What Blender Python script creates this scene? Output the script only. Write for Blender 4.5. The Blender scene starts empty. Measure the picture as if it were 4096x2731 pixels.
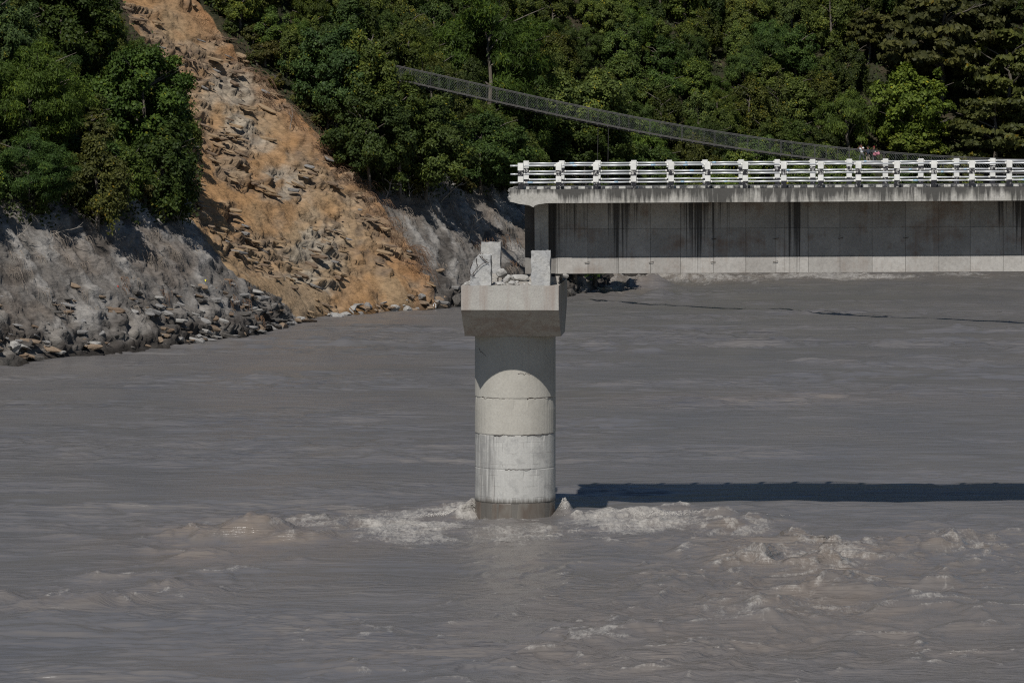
import bpy, bmesh, math, random
import numpy as np
from mathutils import Vector, Matrix, Euler

R_ = math.radians
scene = bpy.context.scene
COL = scene.collection

# ------------------------------------------------------------------ camera, sky, sun, exposure
F_PX = 16550.0            # focal length in pixels of the 4096-wide photograph
CAM_H = 22.0
PITCH = math.atan(915.5 / F_PX)
cam = bpy.data.cameras.new('camera')
cam.sensor_width = 36.0
cam.lens = 36.0 * F_PX / 4096.0
cam.clip_start = 1.0
cam.clip_end = 5000.0
cam_o = bpy.data.objects.new('camera', cam)
COL.objects.link(cam_o)
cam_o.location = (0, 0, CAM_H)
cam_o.rotation_euler = (R_(90) - PITCH, 0, 0)
scene.camera = cam_o

SUN_DIR = Vector((0.22, 0.85, -1.0)).normalized()       # the way the light travels
SUN_EL = math.asin(-SUN_DIR.z)
SUN_AZ = math.atan2(-SUN_DIR.x, -SUN_DIR.y)             # clockwise from +Y
world = bpy.data.worlds.new('World')
scene.world = world
world.use_nodes = True
wn = world.node_tree
sky = wn.nodes.new('ShaderNodeTexSky')
sky.sky_type = 'NISHITA'
sky.sun_disc = False
sky.sun_elevation = SUN_EL
sky.sun_rotation = SUN_AZ
sky.altitude = 400
sky.air_density = 1.0
sky.dust_density = 0.2
sky.ozone_density = 4.0
bg = wn.nodes['Background']
bg.inputs['Strength'].default_value = 0.05
wn.links.new(sky.outputs[0], bg.inputs['Color'])
sun = bpy.data.lights.new('sun', 'SUN')
sun.energy = 4.2
sun.angle = R_(0.5)
sun.color = (1.0, 0.968, 0.925)
sun_o = bpy.data.objects.new('sun', sun)
COL.objects.link(sun_o)
sun_o.rotation_euler = SUN_DIR.to_track_quat('-Z', 'Y').to_euler()
sun_o.location = (-60, -100, 200)
scene.view_settings.view_transform = 'Standard'
scene.view_settings.look = 'None'
scene.view_settings.exposure = 0.0
scene.view_settings.gamma = 1.0
scene.view_settings.use_curve_mapping = False
scene.cycles.max_bounces = 6
scene.cycles.diffuse_bounces = 3
scene.cycles.transparent_max_bounces = 8
scene.cycles.use_denoising = False
scene.cycles.filter_width = 1.2

# ------------------------------------------------------------------ helpers
SP, CP = math.sin(PITCH), math.cos(PITCH)
K = 4096.0 / 2352.0


def ray(px, py):
    a = (px - 2048.0) / F_PX
    b = (1365.5 - py) / F_PX
    return Vector((a, CP + b * SP, -SP + b * CP))


def at(px, py, Y):
    d = ray(px, py)
    t = Y / d.y
    return Vector((d.x * t, Y, CAM_H + d.z * t))


def on_water(px, py):
    d = ray(px, py)
    t = -CAM_H / d.z
    return Vector((d.x * t, d.y * t, 0))


def project(x, y, z):
    """photo pixel of world points (numpy ok)"""
    dz = z - CAM_H
    w = y * CP - dz * SP
    return 2048.0 + F_PX * x / w, 1365.5 - F_PX * (y * SP + dz * CP) / w


def in_poly(px, py, poly):
    px = np.asarray(px, float); py = np.asarray(py, float)
    res = np.zeros(px.shape, bool)
    n = len(poly)
    for i in range(n):
        x1, y1 = poly[i]; x2, y2 = poly[(i + 1) % n]
        c = ((y1 > py) != (y2 > py)) & (px < (x2 - x1) * (py - y1) / ((y2 - y1) if y2 != y1 else 1e-9) + x1)
        res ^= c
    return res


def _hash(ix, iy, iz, seed):
    h = (ix.astype(np.int64) * 374761393 + iy.astype(np.int64) * 668265263 + iz.astype(np.int64) * 2147483647 + seed * 974634777) & 0xffffffff
    h = ((h ^ (h >> 13)) * 1274126177) & 0xffffffff
    h = h ^ (h >> 16)
    return (h & 0xffff) / 65535.0


def vnoise(x, y, z=None, seed=0):
    """value noise in -1..1"""
    x = np.asarray(x, float); y = np.asarray(y, float)
    x0 = np.floor(x); y0 = np.floor(y)
    fx = x - x0; fy = y - y0
    fx = fx * fx * fx * (fx * (fx * 6 - 15) + 10); fy = fy * fy * fy * (fy * (fy * 6 - 15) + 10)
    if z is None:
        zz = np.zeros_like(x0)
        n00 = _hash(x0, y0, zz, seed); n10 = _hash(x0 + 1, y0, zz, seed)
        n01 = _hash(x0, y0 + 1, zz, seed); n11 = _hash(x0 + 1, y0 + 1, zz, seed)
        return 2 * ((n00 * (1 - fx) + n10 * fx) * (1 - fy) + (n01 * (1 - fx) + n11 * fx) * fy) - 1
    z = np.asarray(z, float); z0 = np.floor(z); fz = z - z0; fz = fz * fz * (3 - 2 * fz)
    r = 0
    for dz, wz in ((0, 1 - fz), (1, fz)):
        n00 = _hash(x0, y0, z0 + dz, seed); n10 = _hash(x0 + 1, y0, z0 + dz, seed)
        n01 = _hash(x0, y0 + 1, z0 + dz, seed); n11 = _hash(x0 + 1, y0 + 1, z0 + dz, seed)
        r = r + wz * ((n00 * (1 - fx) + n10 * fx) * (1 - fy) + (n01 * (1 - fx) + n11 * fx) * fy)
    return 2 * r - 1


def fbm(x, y, z=None, octaves=4, seed=0, gain=0.5):
    s = 0; a = 1; f = 1; t = 0
    for i in range(octaves):
        s = s + a * vnoise(x * f + 17.3 * i, y * f + 5.1 * i, None if z is None else z * f + 3.7 * i, seed + i)
        t += a; a *= gain; f *= 2.03
    return s / t


def sstep(a, b, x):
    t = np.clip((x - a) / (b - a), 0, 1)
    return t * t * (3 - 2 * t)


def mesh_np(name, verts, faces, smooth=False):
    """verts (n,3), faces (m,k) all the same k"""
    verts = np.asarray(verts, np.float32); faces = np.asarray(faces, np.int32)
    me = bpy.data.meshes.new(name)
    me.vertices.add(len(verts)); me.vertices.foreach_set('co', verts.ravel())
    m, k = faces.shape
    me.loops.add(m * k); me.loops.foreach_set('vertex_index', faces.ravel())
    me.polygons.add(m)
    me.polygons.foreach_set('loop_start', np.arange(0, m * k, k, dtype=np.int32))
    me.polygons.foreach_set('loop_total', np.full(m, k, np.int32))
    if smooth:
        me.polygons.foreach_set('use_smooth', np.ones(m, bool))
    me.update(calc_edges=True)
    return me


def attr_f(me, name, vals):
    a = me.attributes.new(name, 'FLOAT', 'POINT'); a.data.foreach_set('value', np.asarray(vals, np.float32))


def attr_c(me, name, cols):
    a = me.attributes.new(name, 'FLOAT_COLOR', 'POINT')
    c = np.ones((len(cols), 4), np.float32); c[:, :3] = cols
    a.data.foreach_set('color', c.ravel())


def obj(name, me, mat=None, parent=None):
    o = bpy.data.objects.new(name, me)
    COL.objects.link(o)
    if mat is not None and me is not None and len(me.materials) == 0:
        me.materials.append(mat)
    if parent is not None:
        o.parent = parent
    return o


def tag(o, label=None, cat=None, group=None, kind=None):
    if label: o['label'] = label
    if cat: o['category'] = cat
    if group: o['group'] = group
    if kind: o['kind'] = kind
    return o


def empty(name, loc=(0, 0, 0), rot=(0, 0, 0)):
    o = bpy.data.objects.new(name, None)
    COL.objects.link(o); o.location = loc; o.rotation_euler = rot
    o.empty_display_size = 0.5
    return o


class MB:
    """collects simple shapes into one mesh"""
    def __init__(self):
        self.v = []; self.f = []

    def add(self, vs, fs):
        n = len(self.v)
        self.v += [tuple(v) for v in vs]; self.f += [tuple(i + n for i in f) for f in fs]

    def box(self, x0, x1, y0, y1, z0, z1, jit=0.0, rng=None):
        vs = [(x, y, z) for z in (z0, z1) for y in (y0, y1) for x in (x0, x1)]
        if jit:
            vs = [(x + rng.uniform(-jit, jit), y + rng.uniform(-jit, jit), z + rng.uniform(-jit, jit)) for x, y, z in vs]
        self.add(vs, [(0, 2, 3, 1), (4, 5, 7, 6), (0, 1, 5, 4), (2, 6, 7, 3), (0, 4, 6, 2), (1, 3, 7, 5)])

    def tube(self, pts, r0, r1=None, sides=6, cap=True):
        r1 = r0 if r1 is None else r1
        pts = [Vector(p) for p in pts]
        n = len(pts)
        base = len(self.v)
        up = Vector((0, 0, 1))
        for i, p in enumerate(pts):
            t = (pts[min(i + 1, n - 1)] - pts[max(i - 1, 0)])
            t = t.normalized() if t.length > 1e-9 else up
            a = t.cross(up if abs(t.z) < 0.95 else Vector((1, 0, 0))).normalized()
            b = t.cross(a)
            r = r0 + (r1 - r0) * i / max(n - 1, 1)
            for k in range(sides):
                th = 2 * math.pi * k / sides
                self.v.append(tuple(p + a * (r * math.cos(th)) + b * (r * math.sin(th))))
        for i in range(n - 1):
            for k in range(sides):
                a0 = base + i * sides + k; a1 = base + i * sides + (k + 1) % sides
                self.f.append((a0, a1, a1 + sides, a0 + sides))
        if cap:
            self.f.append(tuple(base + k for k in range(sides))[::-1])
            self.f.append(tuple(base + (n - 1) * sides + k for k in range(sides)))

    def mesh(self, name, smooth=False, bevel=0.0):
        me = bpy.data.meshes.new(name)
        me.from_pydata(self.v, [], self.f)
        if bevel:
            bm = bmesh.new(); bm.from_mesh(me)
            bmesh.ops.bevel(bm, geom=[e for e in bm.edges if e.calc_face_angle(0) > 0.5], offset=bevel, segments=1, affect='EDGES')
            bm.to_mesh(me); bm.free()
        if smooth:
            for p in me.polygons: p.use_smooth = True
        me.update()
        return me

    def build(self, name, mat, parent=None, smooth=False, bevel=0.0):
        return obj(name, self.mesh(name, smooth, bevel), mat, parent)


# ------------------------------------------------------------------ material helpers
def mk(name, rough=0.85, spec=0.3):
    m = bpy.data.materials.new(name); m.use_nodes = True
    nt = m.node_tree; b = nt.nodes['Principled BSDF']
    b.inputs['Roughness'].default_value = rough
    b.inputs['Specular IOR Level'].default_value = spec
    return m, nt, b


def nd(nt, typ, **kw):
    n = nt.nodes.new(typ)
    for k, v in kw.items():
        setattr(n, k, v)
    return n


def lk(nt, a, b): nt.links.new(a, b)


def coords(nt, scale=(1, 1, 1), kind='Object', loc=(0, 0, 0)):
    t = nd(nt, 'ShaderNodeTexCoord'); mp = nd(nt, 'ShaderNodeMapping')
    mp.inputs['Scale'].default_value = scale; mp.inputs['Location'].default_value = loc
    lk(nt, t.outputs[kind], mp.inputs['Vector'])
    return mp.outputs[0]


def noise(nt, vec, scale=1.0, detail=4, rough=0.55, dist=0.0):
    n = nd(nt, 'ShaderNodeTexNoise')
    n.inputs['Scale'].default_value = scale; n.inputs['Detail'].default_value = detail
    n.inputs['Roughness'].default_value = rough; n.inputs['Distortion'].default_value = dist
    if vec is not None: lk(nt, vec, n.inputs['Vector'])
    return n.outputs['Fac']


def ramp(nt, fac, stops):
    r = nd(nt, 'ShaderNodeValToRGB')
    el = r.color_ramp.elements
    while len(el) < len(stops): el.new(0.5)
    for e, (p, c) in zip(el, stops):
        e.position = p
        e.color = (c, c, c, 1) if isinstance(c, (int, float)) else (c[0], c[1], c[2], 1)
    lk(nt, fac, r.inputs['Fac'])
    return r.outputs['Color']


def mixc(nt, fac, a, b, blend='MIX'):
    n = nd(nt, 'ShaderNodeMix', data_type='RGBA', blend_type=blend)
    for sock, v in ((n.inputs[0], fac), (n.inputs[6], a), (n.inputs[7], b)):
        if isinstance(v, (int, float)): sock.default_value = v
        elif isinstance(v, tuple): sock.default_value = (v[0], v[1], v[2], 1)
        else: lk(nt, v, sock)
    return n.outputs[2]


def mth(nt, op, a, b=None, clamp=False):
    n = nd(nt, 'ShaderNodeMath', operation=op, use_clamp=clamp)
    for s, v in ((n.inputs[0], a), (n.inputs[1], b)):
        if v is None: continue
        if isinstance(v, (int, float)): s.default_value = v
        else: lk(nt, v, s)
    return n.outputs[0]


def bump(nt, b, height, strength=0.3, dist=0.05):
    n = nd(nt, 'ShaderNodeBump')
    n.inputs['Strength'].default_value = strength; n.inputs['Distance'].default_value = dist
    lk(nt, height, n.inputs['Height']); lk(nt, n.outputs[0], b.inputs['Normal'])


def sepxyz(nt, vec):
    n = nd(nt, 'ShaderNodeSeparateXYZ'); lk(nt, vec, n.inputs[0]); return n.outputs


def concrete(name, c1, c2, dirt=(0.05, 0.048, 0.045), dirt_amt=0.5, streak=(2.2, 2.2, 0.12), lo=0.5, hi=0.68, rust=0.0, bumpy=0.35, fine=9.0, per_obj=0.0):
    m, nt, b = mk(name, 0.9, 0.25)
    co = coords(nt)
    col = mixc(nt, ramp(nt, noise(nt, co, 0.8, 5, 0.6), [(0.35, 0.0), (0.65, 1.0)]), c1, c2)
    sp = ramp(nt, noise(nt, co, fine, 5, 0.7), [(0.3, 0.72), (0.55, 1.0), (0.75, 1.1)])
    col = mixc(nt, 0.8, col, sp, 'MULTIPLY')
    if rust:
        rn = mth(nt, 'MULTIPLY', ramp(nt, noise(nt, coords(nt, (0.7, 0.7, 0.25)), 1.1, 4), [(0.5, 0.0), (0.7, 1.0)]), rust)
        col = mixc(nt, rn, col, (0.20, 0.10, 0.055))
    st = noise(nt, coords(nt, streak), 1.6, 5, 0.65)
    big = noise(nt, coords(nt, (0.35, 0.35, 0.2)), 1.0, 3)
    f = ramp(nt, mth(nt, 'ADD', mth(nt, 'MULTIPLY', st, 0.65), mth(nt, 'MULTIPLY', big, 0.4)), [(lo, 0.0), (hi, 1.0)])
    col = mixc(nt, mth(nt, 'MULTIPLY', f, dirt_amt), col, dirt)
    if per_obj:
        oi = nd(nt, 'ShaderNodeObjectInfo')
        v = mth(nt, 'ADD', mth(nt, 'MULTIPLY', oi.outputs['Random'], per_obj), 1 - per_obj / 2)
        cm = nd(nt, 'ShaderNodeCombineColor')
        for i in range(3): lk(nt, v, cm.inputs[i])
        col = mixc(nt, 1.0, col, cm.outputs[0], 'MULTIPLY')
    lk(nt, col, b.inputs['Base Color'])
    bump(nt, b, noise(nt, co, fine * 0.7, 6, 0.7), bumpy, 0.06)
    return m


def plain(name, c, rough=0.8, var=0.25, scale=6.0, metal=0.0, spec=0.3):
    m, nt, b = mk(name, rough, spec)
    col = mixc(nt, ramp(nt, noise(nt, coords(nt), scale, 4), [(0.3, 0.0), (0.7, 1.0)]), tuple(x * (1 - var) for x in c), tuple(min(1, x * (1 + var)) for x in c))
    lk(nt, col, b.inputs['Base Color']); b.inputs['Metallic'].default_value = metal
    return m


# ------------------------------------------------------------------ terrain shape
SHORE = np.array([(-140, 318), (-90, 334), (-44.6, 360.5), (-38, 376), (-31.7, 389), (-25.8, 407), (-20.5, 441), (-13.5, 458), (-5.6, 468), (7.5, 495),
                  (10.4, 506), (12.5, 535), (16, 556), (24, 568), (45, 578), (74, 588), (140, 592)], float)


def shore_y(x):
    return np.interp(x, SHORE[:, 0], SHORE[:, 1])


def shore_dist(x, y):
    x = np.asarray(x, float); y = np.asarray(y, float)
    best = np.full(x.shape, 1e9)
    for (x1, y1), (x2, y2) in zip(SHORE[:-1], SHORE[1:]):
        ex, ey = x2 - x1, y2 - y1
        t = np.clip(((x - x1) * ex + (y - y1) * ey) / (ex * ex + ey * ey), 0, 1)
        best = np.minimum(best, np.hypot(x - x1 - t * ex, y - y1 - t * ey))
    return np.where(y >= shore_y(x), best, -best)


def base_h(x, y):
    d = shore_dist(x, y)
    steep = np.where(d < 11, 1.12 * d, 12.3 + (d - 11) * 0.98)
    gentle = 0.86 * d
    w = sstep(8, 20, np.asarray(x, float))
    z = steep * (1 - w) + gentle * w
    z = np.where(z > 50, 50 + (z - 50) * 0.75, z)
    z = z + sstep(6, 20, d) * 2.0 * fbm(np.asarray(x) / 14, np.asarray(y) / 14, None, 3, 5)
    return np.where(d < 0, d * 0.6, z)


def D_(*pts): return [(x * K, y * K) for x, y in pts]


SCAR = D_((262, -60), (300, 60), (345, 110), (400, 150), (430, 215), (440, 300), (440, 400), (440, 500), (470, 545), (545, 640), (640, 690), (690, 735),
          (700, 790), (820, 790), (1000, 790), (1000, 705), (992, 650), (940, 560), (850, 440), (740, 320), (660, 240), (560, 140), (500, 60), (400, -60))
BARE = D_((262, -60), (300, 60), (345, 110), (408, 150), (440, 215), (462, 300), (466, 400), (456, 500), (300, 512), (150, 515), (-80, 505), (-80, 900), (1060, 900),
          (1210, 760), (1210, 448), (1130, 442), (1060, 450), (960, 452), (890, 446), (850, 430), (740, 318), (660, 236), (566, 138), (510, 60), (410, -60))

# ------------------------------------------------------------------ river
def build_river():
    rows_py = np.concatenate([np.arange(1046, 1240, 3.2), np.arange(1240, 2760, 2.15), np.linspace(2765, 6000, 40)])
    Y = np.array([on_water(2048, p).y for p in rows_py])
    s = np.concatenate([np.linspace(-0.6, -0.165, 24)[:-1], np.linspace(-0.165, 0.165, 620), np.linspace(0.165, 0.6, 24)[1:]])
    X = Y[:, None] * s[None, :]
    YY = np.repeat(Y[:, None], len(s), 1)
    px, py = project(X, YY, 0.0)

    def zone(cx, cy, rx, ry):
        return np.exp(-((px - cx) / rx) ** 2 - ((py - cy) / ry) ** 2)
    # turbulence zones
    T = 0.16 + 0 * X
    foam_w = np.zeros_like(X)
    for cx, cy, rx, ry, w, fw in [(1620, 2105, 330, 75, .5, 1.0), (1830, 2048, 120, 36, .5, 1.25), (2160, 2135, 480, 48, .3, .7), (2560, 2090, 340, 52, .36, 1.05), (2880, 2110, 240, 48, .5, .8),
                                  (3250, 2230, 600, 100, .85, .6), (3900, 2200, 300, 70, .5, .6), (3150, 2430, 950, 160, .62, .42), (2600, 2610, 800, 120, .5, .34), (900, 2150, 330, 60, .5, .35), (250, 2400, 400, 45, .4, .4), (2060, 2260, 260, 130, .38, .12), (1250, 2110, 260, 50, .45, .55), (3500, 2600, 700, 120, .4, .25), (1500, 2600, 900, 150, .3, .12),
                                  (700, 2320, 420, 70, .4, .22), (1700, 2330, 700, 60, .2, .25), (2700, 1112, 420, 26, .8, 1.0), (3350, 1104, 420, 20, .6, .95), (2440, 1150, 160, 35, .8, .8), (3900, 1100, 300, 16, .4, .7)]:
        z = zone(cx, cy, rx, ry)
        T = np.maximum(T, T * (1 - z) + w * z + T * z * 0.2); foam_w = np.maximum(foam_w, fw * z)
    far = sstep(250, 420, YY)
    h = 0.34 * (T - .08) * fbm(X / 3.6, YY / 5.5, None, 3, 11) * 1.7
    sx_ = X + 3.0 * fbm(X / 14, YY / 9, None, 2, 32); sy_ = YY + 1.5 * fbm(X / 9, YY / 7, None, 3, 34)
    rip = fbm(sx_ / 4.2, sy_ / 1.7, None, 4, 31, .6)
    mod = 0.3 + 1.7 * sstep(-.25, .35, fbm(X / 18, YY / 12, None, 4, 35)) * (1 + .5 * zone(3300, 1330, 1100, 150))
    h = h + (0.15 + 0.08 * T + 0.10 * far) * rip * mod
    h = h + (0.06 + 0.07 * far) * mod * fbm(X / 11, YY / 4.2, None, 2, 37) + .22 * fbm(sx_ / 10, sy_ / 8, None, 3, 39) * (1 - .5 * far)
    wx = X + 1.3 * fbm(X / 4, YY / 4, None, 2, 53); wy = YY + 1.6 * fbm(X / 4, YY / 5, None, 2, 55) - 0.35 * X
    def ridge(k, a, c, sd): return np.clip(1.06 - np.sqrt(fbm(wx / a, wy / c, None, 2, sd) ** 2 + .004) * k, 0, 1)
    r1, r2, r3 = ridge(3.2, 4.6, 5.2, 51), ridge(2.8, 1.9, 2.6, 57), ridge(2.6, .75, 1.2, 59)
    Tt = np.clip(T - 0.16, 0, 1) * 1.5
    h = h + Tt * (0.52 * r1 ** 2 + 0.22 * r2 ** 2 + 0.07 * r3 - 0.12) + 0.02 * r3 * T
    # single standing waves: px, py, half width (m), half depth (m), height (m), foam
    waves = [(1010, 2150, 1.7, 2.0, 1.05, .5), (1120, 2165, 1.2, 1.6, .5, .7), (720, 2150, 1.6, 2.2, .45, .15), (800, 2235, 1.1, 1.8, .5, .25), (520, 2190, 2.2, 2.4, .32, .05), (1290, 2160, 1.1, 1.5, .35, .6), (1460, 2120, 1.3, 1.6, .5, .9), (300, 2150, 2.2, 2, .22, 0), (420, 2310, 1.0, 1.6, .3, .2), (700, 2345, 1.4, 1.5, .35, .1), (780, 2370, .8, 1.2, .25, .2),
             (100, 2420, 1.6, 1.7, .42, .45), (300, 2405, 1.2, 1.5, .5, .5), (450, 2405, 1.2, 1.5, .35, .1), (1180, 2260, .9, 1.4, .25, .4), (15, 2385, .8, 1.3, .4, .3),
             (3020, 2235, 1.1, 2.0, .6, .35), (2880, 2270, .9, 1.2, .35, .8), (3190, 2160, .8, 1.8, .6, .9), (3270, 2255, .9, 1.6, .75, .6), (3330, 2200, .7, 1.3, .45, .7), (3500, 2195, 1.3, 1.4, .4, .7), (3640, 2190, 1.0, 1.4, .4, .5), (3860, 2160, 1.3, 1.6, .62, .4), (3780, 2185, .7, 1.2, .45, .8), (3720, 2105, 1.4, 1.4, .32, .5), (4050, 2130, 1.4, 1.4, .3, .5), (4080, 2260, 1.2, 1.4, .3, .5),
             (2580, 2060, 1.0, 1.3, .45, .95), (2700, 2042, 1.1, 1.3, .5, .95), (2850, 2062, 1.0, 1.3, .5, .95), (3010, 2080, .8, 1.2, .4, .9), (2440, 2065, .9, 1.2, .35, .9), (2930, 2110, .9, 1.2, .35, .7), (2640, 2100, .9, 1.2, .3, .8),
             (2950, 2340, .9, 1.3, .35, .6), (3300, 2365, .9, 1.3, .45, .9), (3420, 2375, 1.0, 1.3, .4, .5), (2600, 2375, .8, 1.2, .3, .6), (3120, 2425, .8, 1.2, .25, .7), (3760, 2345, .9, 1.2, .3, .7), (2220, 2530, .5, 1.0, .4, .8), (2760, 2485, .6, 1.0, .35, .6), (3070, 2490, .8, 1.0, .3, .4), (2560, 2520, .8, 1.0, .25, .6), (2850, 2590, .7, 1.0, .3, .8), (2640, 2675, .6, .9, .4, .9), (2900, 2670, .9, 1.0, .3, .5), (1900, 2480, 1.2, 1.2, .2, .5), (3820, 2500, .8, 1.1, .25, .5),
             (1893, 2062, .5, .9, .85, 1.3), (1850, 2070, .8, 1.0, .4, 1.2), (2258, 2068, .38, .8, 1.0, 1.3), (2310, 2075, .6, .9, .35, 1.2), (2060, 2092, 1.6, .7, .15, 1.0),
             (2605, 1152, 2.3, 3.5, 1.8, .35), (2440, 1120, 2, 4, .8, .7), (2750, 1115, 3, 5, 1.0, .9), (2630, 1190, 2.0, 3.0, .7, .3)]
    crest = np.zeros_like(X)
    for i, (wx, wy, hw, hd, hh, fo) in enumerate(waves):
        p = on_water(wx, wy)
        m = (np.abs(X - p.x) < hw * 3.2) & (np.abs(YY - p.y) < hd * 4)
        xx = X[m] - p.x; yy = YY[m] - p.y
        wob = 0.35 * fbm(X[m] / 1.7, YY[m] / 3., None, 3, 200 + i)
        yy = yy + 0.45 * hd * np.sin(xx / hw * .9 + i * 1.7) - 0.5 * xx + wob * hd * 1.1
        # steeper on the side that faces downstream (towards the camera)
        gy = np.where(yy < 0, np.exp(-(yy / (hd * 0.6)) ** 2), np.exp(-(yy / (hd * 1.1)) ** 2))
        g = np.exp(-np.abs(xx / (hw * 1.25)) ** 2.) * gy * (1 + 0.5 * wob) * (.82 + .16 * r2[m] + .06 * r3[m])
        h[m] += hh * g
        top = np.exp(-(yy / (hd * 0.42)) ** 2) * np.exp(-(xx / (hw * 1.35)) ** 2)
        crest[m] = np.maximum(crest[m], fo * top)
    # foam: filaments in the turbulent water, broken crests
    fil = 1 - np.abs(fbm(X / 1.7 + 0.2 * YY, YY / 2.6, None, 4, 91, 0.6)) * 3.0
    fil2 = 1 - np.abs(fbm(X / 0.7, YY / 1.6 + X * 0.25, None, 3, 131, 0.6)) * 2.4
    blot = 0.5 + 0.5 * fbm(X / 3.5, YY / 4.0, None, 3, 151)
    foam = sstep(0.22, 1.1, foam_w * (0.22 + 0.75 * blot) + (0.42 * np.clip(fil, 0, 1) + .38 * r2 ** 2 + .25 * r3) * foam_w)
    foam = np.maximum(foam, sstep(0.3, 1.0, crest * (0.25 + 0.45 * np.clip(fil2, 0, 1) + 0.35 * np.clip(fil, 0, 1) + .4 * r3)))
    foam = np.maximum(foam, .85 * sstep(.66, .98, r1 * .6 + r2 * .4) * sstep(.02, .3, Tt))
    thin = sstep(0.80, 1.0, np.clip(fil, 0, 1)) * sstep(0.55, 0.85, blot) * 0.4 * sstep(.15, .4, T)
    foam = np.maximum(foam, thin)
    foam = np.clip(foam, 0, 1)
    h = h + .06 * foam * (np.abs(fbm(X / .42, YY / .8, None, 3, 173, .6)) * 2.2 - .2)
    h = h + 0.06 * foam * fbm(X / 0.28, YY / 0.45, None, 2, 171)
    nr, nc = X.shape
    v = np.stack([X, YY, h], -1).reshape(-1, 3)
    idx = np.arange(nr * nc).reshape(nr, nc)
    f = np.stack([idx[:-1, :-1], idx[1:, :-1], idx[1:, 1:], idx[:-1, 1:]], -1).reshape(-1, 4)[:, ::-1]
    me = mesh_np('river', v, f, True)
    attr_f(me, 'foam', foam.ravel())
    attr_f(me, 'silt', np.clip((T - .16) * 1.6 + .5 * zone(3000, 1590, 900, 35) + .8 * zone(900, 2200, 600, 90), 0, 1).ravel())
    m, nt, b = mk('muddy_water', 0.16, 0.5)
    b.inputs['IOR'].default_value = 1.33
    at_ = nd(nt, 'ShaderNodeAttribute', attribute_name='foam')
    co = coords(nt)
    silt = mixc(nt, ramp(nt, noise(nt, coords(nt, (0.12, 0.05, 1)), 1, 4, 0.6, 0.6), [(0.3, 0.0), (0.7, 1.0)]), (0.122, 0.117, 0.116), (0.147, 0.136, 0.127))
    tb = nd(nt, 'ShaderNodeAttribute', attribute_name='silt')
    silt = mixc(nt, mth(nt, 'MULTIPLY', tb.outputs['Fac'], ramp(nt, noise(nt, coords(nt, (.3, .12, 1)), 1, 4, .6, .6), [(.32, .25), (.62, 1.)])), silt, (0.172, 0.144, 0.120))
    fine = noise(nt, coords(nt, (1.7, 0.55, 1)), 2.0, 8, 0.78, 1.2)
    fo = ramp(nt, mth(nt, 'ADD', mth(nt, 'MULTIPLY', at_.outputs['Fac'], .8), mth(nt, 'MULTIPLY', mth(nt, 'SUBTRACT', fine, .5), 3.0)), [(.14, 0.), (1.0, .85)])
    fo = mth(nt, 'MULTIPLY', fo, ramp(nt, at_.outputs['Fac'], [(.03, 0.), (.35, 1.)]))
    col = mixc(nt, fo, silt, (0.41, 0.388, 0.35))
    lk(nt, col, b.inputs['Base Color'])
    lk(nt, mth(nt, 'ADD', mth(nt, 'MULTIPLY', fo, 0.35), 0.29), b.inputs['Roughness'])
    rp = noise(nt, coords(nt, (0.3, 0.9, 1)), 1.0, 5, 0.62, 0.5)
    calm = ramp(nt, noise(nt, coords(nt, (.03, .05, 1)), 1., 4, .6, .6), [(.38, .12), (.62, 1.1)])
    bump(nt, b, mth(nt, 'MULTIPLY', rp, calm), 0.85, 0.42)
    o = obj('river', me, m)
    tag(o, kind='structure')
    return o


build_river()

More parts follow.
